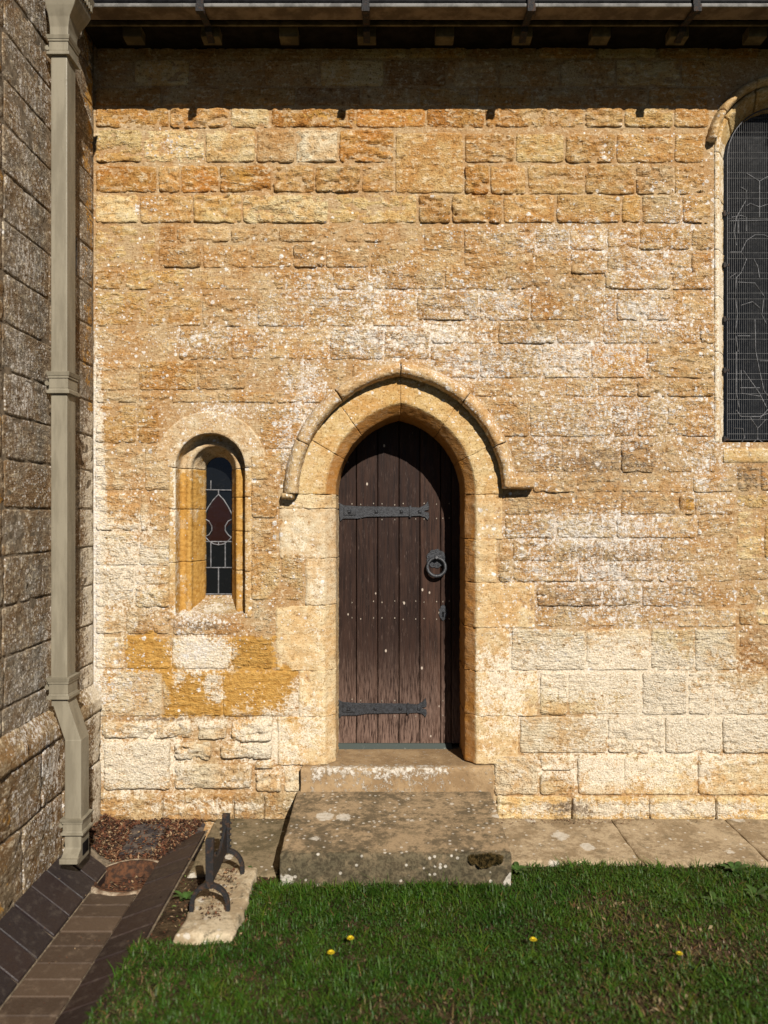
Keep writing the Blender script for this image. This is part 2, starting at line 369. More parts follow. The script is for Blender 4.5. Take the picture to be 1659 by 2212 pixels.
DENTS = [(612, 1281, 20, 6, .035), (598, 1284, 9, 4, .03), (238, 326, 26, 4, .016), (256, 319, 16, 4, .014), (655, 404, 8, 6, .022), (530, 384, 14, 5, .012), (1515, 1624, 14, 4, .03), (1205, 383, 26, 4, .014), (1230, 392, 22, 4, .014),
         (1310, 1045, 30, 4, .014), (1290, 948, 26, 4, .016), (440, 523, 18, 4, .013), (250, 745, 24, 4, .014), (290, 752, 30, 4, .012), (1060, 520, 8, 4, .012), (760, 484, 24, 3, .016), (985, 800, 4, 4, .012), (1410, 319, 10, 6, .016), (1000, 1412, 5, 5, .01), (1141, 1412, 6, 4, .018),
         (1540, 1215, 24, 4, .014), (1240, 1360, 26, 3, .014), (1420, 1350, 30, 3, .016), (800, 700, 6, 5, .01), (625, 655, 5, 5, .012), (310, 800, 30, 3, .012), (1190, 585, 16, 5, .016), (1240, 1520, 6, 3, .02), (1425, 1532, 6, 6, .02), (700, 870, 5, 5, .01)]
# ------------------------------------------------------------------ stone builders
PAL = {'g': (.47, .305, .125), 'o': (.44, .245, .075), 'p': (.61, .49, .265), 'b': (.38, .25, .125), 'w': (.60, .515, .35), 't': (.465, .335, .175), 'y': (.52, .375, .165)}
def tint(code):
    if code == '.': code = random.choice('ggttybgp')
    c = PAL[code]; k = random.uniform(.90, 1.10); h = random.uniform(-.03, .03)
    return (min(.75, c[0] * k), c[1] * k * (1 + h), c[2] * k * (1 + 2 * h))
def lines(a, b, step, edge):
    L = b - a; e = [q for q in edge if q < L * .25]
    inner0, inner1 = a + (e[-1] if e else 0), b - (e[-1] if e else 0)
    n = max(2, int(round((inner1 - inner0) / step)))
    mid = np.linspace(inner0, inner1, n + 1)
    return np.concatenate([[a + q for q in e[:-1]], mid, [b - q for q in e[:-1]][::-1]])
def stone(parent, a0, a1, b0, b1, tn, frame='main', proud=.010, rough=.008, gap=.006, step=.0095, mat=None, name='stone', excl=None, seed=None, wob=.005, edge_r=.010, field=None, tilt=None, x0=0.0):
    """one stone: a front face with its own relief, rounded arrises and sides that run back into the mortar"""
    sd = seed if seed is not None else random.random() * 100
    a0 += gap; a1 -= gap; b0 += gap; b1 -= gap
    A = lines(a0, a1, step, [0, .004, .011]); B = lines(b0, b1, step, [0, .004, .011])
    ga, gb = np.meshgrid(A, B, indexing='ij'); na, nb = ga.shape
    a = ga.ravel(); b = gb.ravel()
    # rounded-rectangle edge distance
    hx, hz = (a1 - a0) / 2, (b1 - b0) / 2; cx, cz = (a0 + a1) / 2, (b0 + b1) / 2
    rr = min(.022, hx * .5, hz * .5)
    qx = np.abs(a - cx) - (hx - rr); qz = np.abs(b - cz) - (hz - rr)
    ed = rr - (np.hypot(np.maximum(qx, 0), np.maximum(qz, 0)) + np.minimum(np.maximum(qx, qz), 0))
    out = ed < 0
    k = np.where(out, np.clip(-ed, 0, .01), 0); a = a - np.sign(a - cx) * k * .7; b = b - np.sign(b - cz) * k * .7
    ed = np.maximum(ed, 0)
    p3 = np.stack([a, np.full_like(a, sd), b], 1)
    wfac = np.exp(-ed / .03)
    a = a + wob * fbm(p3, 22, 3) * wfac; b = b + wob * fbm(p3 + 50, 22, 3) * wfac
    keep = np.ones(len(a), bool)
    if excl is not None:
        s0 = excl(a, b); e = 1e-3
        gxn = (excl(a + e, b) - s0) / e; gzn = (excl(a, b + e) - s0) / e
        ins = s0 < 0; keep = ~ins
        mv = np.clip(-s0, 0, None); a = a + gxn * mv; b = b + gzn * mv
        ed = np.minimum(ed, np.maximum(s0, 0))
    pr = proud + rough * .5 * random.uniform(-.6, .6)
    ta, tb = tilt if tilt else (random.uniform(-.007, .007), random.uniform(-.007, .007))
    bedp = np.stack([a * 1.0, np.full_like(a, sd), b * 2.6], 1)
    led = 1 - np.abs(fbm(bedp + 3, 11, 3)) * 2.6
    rel = .40 * fbm(p3, 8, 3) + .7 * fbm(bedp, 17, 4, .6) + .45 * led + .6 * fbm(p3 + 9, 38, 3, .7)
    rel = np.where(rel > 0, rel * .8, rel * 1.2)
    edge_r = edge_r * (.55 + .9 * np.abs(fbm(p3 + 70, 12, 2)))
    hgt = (pr + rough * rel + ta * (a - cx) + tb * (b - cz)) * (.55 + .45 * sm(ed / edge_r)) 
    hgt = np.where(ed <= 1e-6, -.010, hgt - .002 * np.exp(-ed / .004))
    hgt = hgt - rough * 1.1 * sm((fbm(bedp + 11, 15, 3) - .26) / .09) - rough * .9 * sm((fbm(p3 + 23, 34, 2) - .40) / .10)
    if frame == 'main':
        for dx_, dy_, rx_, ry_, de_ in DENTS:
            hgt = hgt - de_ * np.exp(-((IX(a) - dx_) / rx_) ** 2 - ((IZ(b) - dy_) / ry_) ** 2)
    idx = np.arange(na * nb).reshape(na, nb)
    q = np.stack([idx[:-1, :-1], idx[1:, :-1], idx[1:, 1:], idx[:-1, 1:]], -1).reshape(-1, 4)
    q = q[keep[q].any(1)]
    # sides
    ring = np.concatenate([idx[:, 0], idx[-1, 1:], idx[-2::-1, -1], idx[0, -2:0:-1]])
    n = len(a); sk = np.arange(len(ring)) + n
    faces = q.tolist()
    for i in range(len(ring)):
        j = (i + 1) % len(ring)
        if keep[ring[i]] and keep[ring[j]]: faces.append([ring[j], ring[i], sk[i], sk[j]])
    A_ = np.concatenate([a, a[ring]]); B_ = np.concatenate([b, b[ring]]); H_ = np.concatenate([hgt, np.full(len(ring), -.05)])
    if frame == 'main': V = np.stack([A_, x0 - H_, B_], 1)
    else: V = np.stack([x0 + H_, A_, B_], 1)
    used = np.unique(np.concatenate([np.array(f) for f in faces])) if faces else []
    if len(used) < 6: return None
    remap = -np.ones(len(V), int); remap[used] = np.arange(len(used)); V = V[used]
    faces = [[remap[i] for i in f] for f in faces]
    fl = (field or (lambda v: fields(v[:, 0], v[:, 2])))(V)
    fl['lichen'] = fl['lichen'] * random.uniform(.78, 1.12)
    return mesh_obj(name, V, faces, mat or M['stone'], parent, True, attrs=fl, color=tn)

def sweep(parent, name, P, t0, t1, prof, mat, tn, nt=None, gap=.0035, rough=.003, field=None, step=.014, length=None, joint=.006, caps=True):
    """dressed stone: a moulded profile [(r, y)...] carried along P(r, t); ends dip into the joints"""
    pr = []
    for (r0, y0), (r1, y1) in zip(prof[:-1], prof[1:]):
        L = math.hypot((r1 - r0), (y1 - y0)); n = max(1, int(round(L / step)))
        pr += [(r0 + (r1 - r0) * i / n, y0 + (y1 - y0) * i / n) for i in range(n)]
    pr.append(prof[-1]); pr = np.array(pr)
    mid = pr[len(pr) // 2, 0]
    pa, pb = np.array(P(mid, t0)), np.array(P(mid, t1)); L = length or max(.02, np.linalg.norm(pb - pa) * 1.04)
    g = gap / L * (t1 - t0)
    e = .005 / L * (t1 - t0)
    n = nt or max(2, int(round(L / step)))
    T = np.concatenate([[t0 + g, t0 + g + e], np.linspace(t0 + g, t1 - g, n + 1)[1:-1], [t1 - g - e, t1 - g]]); T.sort()
    V = []; J = []
    for i, tt in enumerate(T):
        dip = joint if i in (0, len(T) - 1) else 0
        for r, y in pr:
            x, z = P(r, tt); V.append((x, y + dip, z))
    V = np.array(V); m = len(pr)
    sd = random.random() * 50
    nz = np.stack([fbm(V + sd, 26, 3), fbm(V + sd + 31, 26, 3), fbm(V + sd + 77, 26, 3)], 1) + .7 * np.stack([fbm(V + sd, 70, 2), fbm(V + sd + 9, 70, 2), fbm(V + sd + 5, 70, 2)], 1)
    V = V + rough * nz * np.array([.8, 1.2, .8])
    F = []
    for i in range(len(T) - 1):
        for j in range(m - 1):
            q = i * m + j; F.append([q, q + 1, q + m + 1, q + m])
    if caps:
        n0 = len(V); back = V[:, 1].max() + .03
        for i in (0, len(T) - 1):
            row = V[i * m:(i + 1) * m].copy(); row[:, 1] = np.maximum(row[:, 1], back)
            V = np.concatenate([V, row]); k = len(V) - m
            for j in range(m - 1): F.append([i * m + j, k + j, k + j + 1, i * m + j + 1])
    fl = (field or (lambda v: fields(v[:, 0], v[:, 2])))(V)
    o = mesh_obj(name, V, F, mat, parent, True, attrs=fl, color=tn)
    bm = bmesh.new(); bm.from_mesh(o.data); bmesh.ops.recalc_face_normals(bm, faces=bm.faces); bm.to_mesh(o.data); bm.free()
    return o

# door arch: two-centred, all rings concentric; r is measured in metres from the opposite centre
DC, OFF, SPR = X(865), 37.5 / 400, Z(1068)
def mm(px): return px / 400.0
def r_door(a, b):
    up = np.hypot(np.abs(a - DC) + OFF, np.maximum(b - SPR, 0))
    return np.where(b > SPR, up, np.abs(a - DC) + OFF)
def P_arch(side):
    def P(r, t):
        th = t * math.acos(OFF / r)
        return DC + side * (-OFF + r * math.cos(th)), SPR + r * math.sin(th)
    return P
def P_jamb(side):                                   # t = photograph row of the joint
    return lambda r, t: (DC + side * (r - OFF), Z(t))
# lancet
LC, LS = X(454), Z(1011)
def r_lan(a, b): return np.where(b > LS, np.hypot(a - LC, b - LS), np.abs(a - LC))
# big window
WC, WS = X(1690), Z(330)
def r_win(a, b): return np.where(b > WS, np.hypot(a - WC, b - WS), np.abs(a - WC))
def excl_main(a, b):
    px, py = IX(a), IZ(b)
    d = np.where(py < 1072, r_door(a, b) - mm(258), 9.0)
    l = np.where(py < 985, np.where(py < 1011, np.hypot(a - LC, b - LS) - mm(123), 9.0), 9.0)
    l2 = np.where((py > 975) & (py < 1340), np.abs(a - LC) - mm(88), 9.0)
    wn = np.where(py < 955, r_win(a, b) - mm(146), 9.0)
    return np.minimum(np.minimum(d, np.minimum(l, l2)), wn)

# ------------------------------------------------------------------ church wall
wall = empty('church_wall', (0, 0, 0))
tag(wall, 'golden limestone church wall blotched with white lichen, holding the pointed doorway', 'wall')
# mortar bed with its openings
gx = np.arange(X(196), 3.05, .022); gz = np.arange(-.12, 4.62, .022)
mx, mz = np.meshgrid(gx, gz, indexing='ij'); a, b = mx.ravel(), mz.ravel()
ym = .004 + .004 * fbm(np.stack([a, a * 0, b], 1), 12, 4)
ym = ym - .0045 - .0005 * sm((IZ(b) - 430) / 120) * sm((1520 - IZ(b)) / 60) + .006 * sm((IZ(b) - 1540) / 20)
hole = (r_door(a, b) < mm(205)) & (b < Z(840)) & (b > Z(1660)) | (r_lan(a, b) < mm(80)) & (IZ(b) < 1325) | (r_win(a, b) < mm(143)) & (IZ(b) < 955)
idx = np.arange(len(a)).reshape(mx.shape)
q = np.stack([idx[:-1, :-1], idx[1:, :-1], idx[1:, 1:], idx[:-1, 1:]], -1).reshape(-1, 4)
q = q[~hole[q].any(1)]
V = np.stack([a, ym, b], 1); n = len(V)
xa, xb, za, zb = gx[0], gx[-1], gz[0], gz[-1]
V = np.concatenate([V, [(xa, .75, za), (xb, .75, za), (xb, .75, zb), (xa, .75, zb), (xa, .02, za), (xb, .02, za), (xb, .02, zb), (xa, .02, zb)]])
F = q.tolist() + [[n, n + 3, n + 2, n + 1], [n, n + 4, n + 7, n + 3], [n + 1, n + 2, n + 6, n + 5], [n + 2, n + 3, n + 7, n + 6]]
fl = fields(V[:, 0], V[:, 2]); fl['lichen'] = fl['lichen'] * 1.1
mesh_obj('mortar', V, F, M['mortar'], wall, True, attrs=fl)

# courses: (top, bottom, joints, tint of each stone, relief)
C = [
 (60, 128, [205, 330, 470, 610, 760, 880, 1010, 1160, 1290, 1420, 1530, 1640], '...........', .006),
 (128, 188, [205, 290, 410, 570, 690, 830, 965, 1075, 1210, 1330, 1470, 1560], '...........', .006),
 (188, 231, [205, 350, 480, 640, 780, 905, 1030, 1150, 1280, 1400, 1530], '..........', .006),
 (233, 278, [205, 366, 496, 584, 767, 920, 1047, 1185, 1262, 1347, 1454, 1532], 'ogpooogggyg', .011),
 (280, 353, [205, 309, 443, 553, 638, 732, 852], 'ypptwo', .010),
 (286, 420, [852, 1002], 'g', .007), (288, 354, [1003, 1112, 1220, 1330, 1455, 1522], 'gyggg', .009),
 (357, 418, [205, 341, 390, 473, 588, 680, 780, 852], 'ogooggg', .012),
 (355, 422, [1002, 1058, 1137, 1262, 1372, 1455, 1524], 'ogggtg', .011),
 (420, 484, [205, 301, 417, 524, 711, 902, 975, 1085, 1200, 1342, 1385, 1472, 1536], 'pgypyggggytg', .010),
 (486, 579, [205, 337], 'y', .008), (488, 525, [342, 381, 498, 601, 680, 745, 829], 'ogogtt', .010), (528, 580, [342, 436, 538, 632, 702, 800], 'oggtt', .010),
 (490, 543, [829, 915, 1001], 'gg', .010), (528, 592, [800, 870, 1001], 'gg', .010), (492, 593, [1001, 1156], 'g', .009),
 (492, 542, [1156, 1230, 1310, 1380, 1492, 1540], 'tgoyg', .010), (544, 594, [1156, 1232, 1310, 1390, 1492, 1540], 'gttgo', .010),
 (582, 627, [205, 271, 401, 483, 590, 718, 829, 958, 1090, 1190, 1305, 1450, 1540], 'gyytggtgtgtg', .009),
 (629, 707, [205, 318, 436, 555, 666, 800, 900], 'ygttgg', .008),
 (629, 694, [900, 1035, 1145, 1260, 1330, 1450, 1540], 'tgogtg', .009), 
 (709, 778, [205, 386, 498, 580, 711, 829, 930], 'tgogtt', .009), (696, 744, [930, 1075, 1200, 1300, 1380, 1510, 1545], 'ttbttg', .009),
 (780, 844, [205, 299, 425, 531, 651, 760, 829], 'tgtttt', .008), (746, 818, [930, 1035, 1170, 1275, 1395, 1545], 'ttwog', .008), (780, 818, [829, 930], 't', .007),
 (846, 872, [205, 300, 369, 470, 596, 700], 'tttgt', .007), (820, 859, [960, 1110, 1220, 1290, 1375, 1440, 1545], 'ttwttg', .008), (846, 890, [700, 770], 't', .006),
 (874, 959, [205, 296, 345], 'gg', .008), (874, 972, [560, 650, 700], 'gt', .008), (861, 945, [1040, 1143, 1320, 1375, 1440, 1545], 'ttbtg', .008),
 (960, 1060, [205, 312, 372], 'gg', .008), (974, 1038, [541, 625], 'g', .008), (947, 1022, [1085, 1212, 1340, 1412, 1548], 'tbbt', .008), (974, 1060, [604, 650], 't', .006),
 (1024, 1065, [1150, 1245, 1340, 1495, 1585], 'tttt', .008), (1062, 1148, [205, 302, 322, 368], 'gtg', .008), (1040, 1120, [541, 600], 'g', .008),
 (1067, 1113, [1088, 1225, 1340, 1465, 1500, 1586], 'tttot', .008), (1115, 1164, [1088, 1200, 1330, 1505, 1586], 'twtt', .008), (1122, 1192, [541, 600], 'g', .007),
 (1150, 1223, [205, 300, 368], 'yw', .008), (1225, 1313, [205, 291], 'w', .008), (1225, 1264, [291, 368], 'y', .008), (1266, 1313, [291, 368], 'p', .009),
 (1166, 1214, [1075, 1106, 1195, 1300, 1425, 1586], 'ttttt', .009), (1216, 1258, [1075, 1106, 1250, 1340, 1440, 1588], 'tttbt', .009),
 (1194, 1298, [541, 606, 656], 'yy', .008), (1300, 1370, [541, 592], 'w', .008),
 (1260, 1311, [1158, 1300, 1385, 1525, 1592], 'btbt', .009), (1313, 1355, [1158, 1265, 1350, 1460, 1592], 'tttw', .009),
 (1315, 1371, [205, 271, 332, 368], 'wgw', .008), (1342, 1372, [372, 530], 'b', .012),
 (1374, 1446, [205, 270, 371, 499, 591], 'wowo', .006), (1448, 1548, [205, 351, 480, 637], 'wyo', .006), (1374, 1446, [593, 595], '', .0),
 (1357, 1449, [1103, 1265, 1405, 1500, 1592], 'wwpw', .006), (1451, 1545, [1164, 1226, 1386, 1485, 1541, 1660, 1800], 'pywwww', .007),
 (1547, 1628, [1122, 1312, 1436, 1560, 1700, 1860], 'wwwww', .007),
 (1557, 1597, [217, 415], 'w', .012), (1558, 1600, [424, 492], 'w', .012), (1553, 1604, [497, 592], 'p', .010),
 (1598, 1708, [222, 371], 'w', .006), (1600, 1643, [375, 460], 'w', .012), (1605, 1641, [473, 591], 'w', .013), (1648, 1706, [374, 546], 'w', .010), (1643, 1662, [549, 594], 'p', .010),
 (1663, 1712, [549, 612], 'w', .011), (1655, 1712, [613, 648], 'w', .009),
 (1630, 1718, [1066, 1163], 'w', .009), (1630, 1665, [1166, 1240], 'w', .010), (1669, 1718, [1166, 1240], 'y', .011), (1630, 1718, [1247, 1348, 1507, 1690, 1860], 'wppt', .008),
]
for (y0, y1, xs, codes, ro) in C:
    for x0, x1, cd in zip(xs[:-1], xs[1:], codes):
        ym_ = (y0 + y1) / 2
        top = y0 < 486; lowl = y0 > 1550 and x0 < 600
        if top: pr, gp_, wb_, k_ = .0066 + random.uniform(-.002, .003), .0036, .008, 1.05
        elif lowl: pr, gp_, wb_, k_ = .013, .007, .012, 1.2
        elif ym_ > 1360: pr, gp_, wb_, k_ = .0045 + random.uniform(-.002, .003), .0022, .006, .8
        else: pr, gp_, wb_, k_ = .0045 + random.uniform(-.0025, .0035), .0022, .008, 1.1
        if 1370 < ym_ < 1550 and x0 < 600: k_ = .55; pr = .0045; gp_ = .001; cd = 'y' if x0 > 250 else 'w'
        tc = np.array(tint(cd))
        if 470 < ym_ < 1360 and x0 > 320: tc = tc * .45 + .55 * np.array((.475, .345, .185))
        elif ym_ >= 1360 and x0 > 900: tc = tc * .55 + .45 * np.array((.58, .485, .33))
        elif ym_ > 950 and x0 < 650 and cd != 'o': tc = tc * .5 + .5 * np.array((.57, .465, .30))
        stone(wall, X(x0), X(x1), Z(y1), Z(y0), tuple(tc), proud=pr, rough=ro * k_ * random.choice((.45, .8, 1.0, 1.2, 1.5)), gap=gp_, excl=excl_main, wob=wb_, edge_r=.010)
# masonry right of the wall under the great window, in its own coursing
for (y0, y1, xs, codes) in [(1002, 1064, [1590, 1640, 1705, 1790, 1880], 'tggt'), (1066, 1100, [1588, 1660, 1760, 1880], 'ygt'), (1102, 1212, [1588, 1648, 1730, 1880], 'pyt'), (1215, 1256, [1592, 1665, 1780, 1880], 'tgt'),
                            (1258, 1310, [1594, 1700, 1790, 1880], 'tyt'), (1312, 1352, [1594, 1630, 1700, 1880], 'tpt'), (1354, 1449, [1594, 1680, 1880], 'bt')]:
    for x0, x1, cd in zip(xs[:-1], xs[1:], codes):
        stone(wall, X(x0), X(x1), Z(y1), Z(y0), tint(cd), proud=.006, rough=.010, gap=.006, wob=.006)
for y0, y1, xs in [(60, 330, [1850, 1950, 2040]), (332, 640, [1850, 1930, 2040]), (642, 955, [1850, 1960, 2040])]:
    for x0, x1 in zip(xs[:-1], xs[1:]):
        stone(wall, X(x0), X(x1), Z(y1), Z(y0), tint('.'), rough=.008)
# footing course, a little proud at the ground
for x0, x1, cd in [(205, 352, 't'), (352, 505, 't'), (505, 571, 't'), (571, 642, 't'), (1072, 1235, 'y'), (1235, 1402, 'y'), (1402, 1545, 'y'), (1545, 1700, 'y'), (1700, 1880, 'y')]:
    stone(wall, X(x0), X(x1), Z(1775), Z(1720 if x0 > 900 else 1712), tint('t' if x0 < 900 else 'p'), proud=.014, rough=.010, gap=.0008, wob=.004, edge_r=.012)

# dressed doorway: jambs, voussoirs, hood mould
r_in, r_ch, r_out = mm(178.5), mm(200.5), mm(258.6)
CHY, DOORY = .062, .325
def door_prof(ro): return [(ro, .006), (ro - .004, -.004), (r_ch + .004, -.006), (r_ch, -.003), (r_in + .003, CHY - .004), (r_in, CHY + .004), (r_in, DOORY + .03)]
def arch_field(v):
    f = fields(v[:, 0], v[:, 2]); deep = v[:, 1] > .004
    f['lichen'] = np.where(deep, .0, f['lichen'] * .35); f['bleach'] = np.where(deep, .05, f['bleach'] * .8); f['dirt'] = f['dirt'] * .25
    f['ochre'] = np.where(deep, .35, np.maximum(f['ochre'], .24)); f['rust'] = np.where(deep, .9, 0.0); return f
for side, cuts in ((-1, [0, .33, .60, 1.0]), (1, [0, .30, .62, 1.0])):
    for k in range(3):
        sweep(wall, 'voussoir', P_arch(side), cuts[k], cuts[k + 1], door_prof(r_out + .004), M['ashlar'], [(.54, .405, .205), (.53, .385, .18), (.52, .36, .155)][k], field=arch_field, gap=.0006, joint=.0005, rough=.003)
LJ = [(1068, 1098, 600), (1098, 1206, 602), (1206, 1308, 658), (1308, 1449, 594), (1449, 1549, 643), (1549, 1652, 598)]
RJ = [(1068, 1165, 1087), (1165, 1259, 1074), (1259, 1356, 1157), (1356, 1450, 1102), (1450, 1546, 1163), (1546, 1650, 1121)]
for side, jl in ((-1, LJ), (1, RJ)):
    for k, (y0, y1, xo) in enumerate(jl):
        ro = abs(X(xo) - DC) + OFF - .003
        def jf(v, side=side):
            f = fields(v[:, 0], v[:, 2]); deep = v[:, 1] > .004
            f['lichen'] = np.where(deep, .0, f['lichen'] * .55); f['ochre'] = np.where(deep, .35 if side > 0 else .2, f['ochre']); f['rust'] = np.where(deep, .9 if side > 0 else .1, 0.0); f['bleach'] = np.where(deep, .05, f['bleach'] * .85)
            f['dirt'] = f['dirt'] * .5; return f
        sweep(wall, 'jamb_stone', P_jamb(side), y0, y1, door_prof(ro), M['ashlar'], tuple(.5 * np.array(tint('w' if side < 0 and k in (1, 2) else ('p' if side < 0 else 'y'))) + .5 * np.array((.57, .47, .31))), field=jf, length=(y1 - y0) / 400, gap=.0006, joint=.0008, rough=.006)
hp = [(mm(256), .01), (mm(257.5), -.056), (mm(261), -.074), (mm(269), -.082), (mm(277), -.074), (mm(284), -.052), (mm(289), -.016), (mm(291), .01)]
def hood_field(v):
    f = fields(v[:, 0], v[:, 2]); f['lichen'] = np.maximum(f['lichen'], .45); f['ochre'] = f['ochre'] * 0; return f
for side, cuts in ((-1, [.0, .295, .625, 1.0]), (1, [.03, .28, .60, 1.0])):
    for k in range(3):
        sweep(wall, 'hood_mould', P_arch(side), cuts[k], cuts[k + 1], hp, M['ashlar'], (.47, .345, .185), field=hood_field, gap=.0022, joint=.007, rough=.005, step=.011)
stone(wall, X(1083), X(1152), Z(1058), Z(1029), (.47, .345, .185), proud=.078, rough=.006, gap=.0, name='label_stop', mat=M['ashlar'], step=.01, edge_r=.012)
stone(wall, X(608), X(638), Z(1079), Z(1064), (.40, .29, .15), proud=.070, rough=.008, gap=.0, name='label_stop', mat=M['ashlar'], step=.008, edge_r=.012)

# lancet surround
def P_lan(r, t): return LC - r * math.cos(t), LS + r * math.sin(t)
lp = [(mm(76), -.004), (mm(75), .002), (mm(73), .075), (mm(69), .086), (mm(62), .088), (mm(59), .078), (mm(53), .074), (mm(49), .084), (mm(47), .118), (mm(44), .126), (mm(37), .168), (mm(31), .205), (mm(29.5), .250)]
def lan_field(v):
    f = fields(v[:, 0], v[:, 2]); deep = v[:, 1] > .01
    f['lichen'] = np.where(deep, .05, f['lichen'] * .9); f['ochre'] = np.where(deep, np.where(IZ(v[:, 2]) > 1012, .60, .26), f['ochre'] * .3); f['bleach'] = np.where(deep, np.where(v[:, 1] < .07, .45, .10), np.maximum(f['bleach'], .3)); return f
for k, (t0, t1) in enumerate([(0, math.pi)]):
    sweep(wall, 'window_head', P_lan, t0, t1, [(mm(124), .004), (mm(122), -.006)] + lp, M['ashlar'], (.52, .42, .27), field=lan_field, nt=60, rough=.002, length=.8, step=.010)
for side, jl in ((-1, [(1011, 1100, 90), (1100, 1216, 90), (1216, 1338, 90)]), (1, [(1011, 1074, 90), (1074, 1148, 90), (1148, 1235, 90), (1235, 1334, 90)])):
    for y0, y1, ro in jl:
        sweep(wall, 'window_jamb', (lambda r, t, side=side: (LC + side * r, Z(t))), y0, y1, [(mm(ro), .004), (mm(ro - 1), -.005)] + lp, M['ashlar'], (.50, .36, .175), field=lan_field, length=(y1 - y0) / 400, rough=.002, gap=.001, joint=.003, step=.010)
# sloping sill of the lancet
def P_sill(r, t): return t, r
def sill_field(v):
    f = fields(v[:, 0], v[:, 2]); f['ochre'] *= 0; f['lichen'] = np.maximum(f['lichen'], .55); return f
sweep(wall, 'window_sill', P_sill, LC - mm(74), LC + mm(74), [(Z(1290), .25), (Z(1302), .20), (Z(1336), .012), (Z(1345), -.004)], M['stone'], (.45, .35, .2), field=sill_field, rough=.006, length=.37, gap=0, joint=0)

# great window surround, hood and sill
def P_win(r, t): return WC - r * math.cos(t), WS + r * math.sin(t)
wp = [(mm(147), .004), (mm(146), -.005), (mm(138), -.005), (mm(112), .085), (mm(109), .105), (mm(108), .2)]
def win_field(v):
    f = fields(v[:, 0], v[:, 2]); f['bleach'] = np.maximum(f['bleach'], np.where(IZ(v[:, 2]) > 300, .58, .15)); f['lichen'] *= .4; return f
for t0, t1 in ((0, .55), (.55, 1.15), (1.15, math.pi / 2), (math.pi / 2, 2.2), (2.2, math.pi)):
    sweep(wall, 'window_voussoir', P_win, t0, t1, wp, M['ashlar'], (.50, .36, .16), field=win_field)
    if t1 < 2.3: sweep(wall, 'window_hood', P_win, max(t0, .13), t1, [(mm(r), y) for r, y in ((148, .01), (149, -.035), (153, -.055), (158, -.058), (164, -.042), (167, -.012), (168, .01))], M['ashlar'], (.50, .38, .2), field=win_field, rough=.005)
for side in (-1, 1):
    ys = [330, 430, 540, 640, 760, 860, 956]
    for y0, y1 in zip(ys[:-1], ys[1:]):
        sweep(wall, 'window_jamb', (lambda r, t, side=side: (WC + side * r, Z(t))), y0, y1, wp, M['ashlar'], (.50, .37, .18), field=win_field, length=(y1 - y0) / 400, gap=.001, joint=.002, rough=.004)
sweep(wall, 'window_sill', P_sill, X(1562), X(1830), [(Z(952), .16), (Z(957), .10), (Z(966), .02), (Z(970), -.006), (Z(998), -.008), (Z(1002), .01)], M['ashlar'], (.50, .38, .19), field=lambda v: {**fields(v[:, 0], v[:, 2]), 'bleach': np.full(len(v), .3)}, length=.67, gap=0, joint=0)

# ------------------------------------------------------------------ side wall with chamfered plinth
XL, XP = X(203), -1.522
sw = empty('side_wall', (XL, -.8, 0)); tag(sw, 'grey-brown ashlar side wall streaked with white, behind the olive downpipe', 'wall')
def side_field(v):
    n = len(v); y = v[:, 1]; z = v[:, 2]
    p = np.stack([y * 0, y, z * .5], 1)
    li = .48 + .5 * fbm(p, 3.5, 3); di = .26 + .5 * fbm(p + 40, 2.5, 3)
    bl = .65 * np.exp(-((y + .02) / .16) ** 2) * (z < 2.2) + .12
    oc = np.where(y < -.985, .3, .1) + .35 * np.exp(-((y + .08) / .09) ** 2) * (z > 2.2)
    return dict(lichen=np.clip(li, 0, 1) * np.where(y < -.985, .2, 1), bleach=bl, ochre=oc, dirt=np.clip(di, 0, .7) * np.where(y < -.985, 0, 1))
SC = [40, 85, 160, 237, 313, 390, 465, 545, 625, 710, 794, 871, 944, 1018, 1100, 1180, 1262, 1346, 1430, 1478]
for k in range(len(SC) - 1):
    ys = [-1.75, -1.36]; y = -.985 if k % 2 else -1.0
    ys += [y]
    while y < -.3: y += random.uniform(.42, .75); ys.append(y) if y < -.12 else None
    ys.append(-.012)
    for y0, y1 in zip(ys[:-1], ys[1:]):
        stone(sw, y0, y1, Z(SC[k + 1]), Z(SC[k]), random.choice([(.235, .203, .155), (.245, .208, .155), (.225, .198, .155), (.245, .198, .138)]), frame='side', x0=XL, proud=.0015, rough=.0045, gap=.0012, mat=M['side'], field=side_field, wob=.004, step=.025, edge_r=.003)
# plinth: sloping cap and upright blocks
def P_pl(r, t): return t, r
for y0, y1 in ((-1.75, -1.30), (-1.30, -.86), (-.86, -.42), (-.42, -.012)):
    pr = [(XL - .02, Z(1470)), (XL + .004, Z(1476)), (XP - .008, Z(1502)), (XP, Z(1506)), (XP + .001, Z(1530)), (XP - .02, Z(1532))]
    V = []; F = []; T = np.linspace(y0 + .002, y1 - .002, 18); PP = []
    for (a0_, b0_), (a1_, b1_) in zip(pr[:-1], pr[1:]):
        m_ = max(1, int(math.hypot(a1_ - a0_, b1_ - b0_) / .014)); PP += [(a0_ + (a1_ - a0_) * i / m_, b0_ + (b1_ - b0_) * i / m_) for i in range(m_)]
    PP.append(pr[-1]); m_ = len(PP)
    V = np.array([(x_, t_, z_) for t_ in T for x_, z_ in PP]); sd = random.random() * 30
    V = V + .006 * np.stack([fbm(V + sd, 20, 3), 0 * V[:, 0], fbm(V + sd + 8, 20, 3)], 1)
    F = [[i * m_ + j, (i + 1) * m_ + j, (i + 1) * m_ + j + 1, i * m_ + j + 1] for i in range(len(T) - 1) for j in range(m_ - 1)]
    mesh_obj('plinth_cap', V, F, M['side'], sw, True, attrs={**side_field(V), 'ochre': np.full(len(V), .15)}, color=(.28, .21, .12))
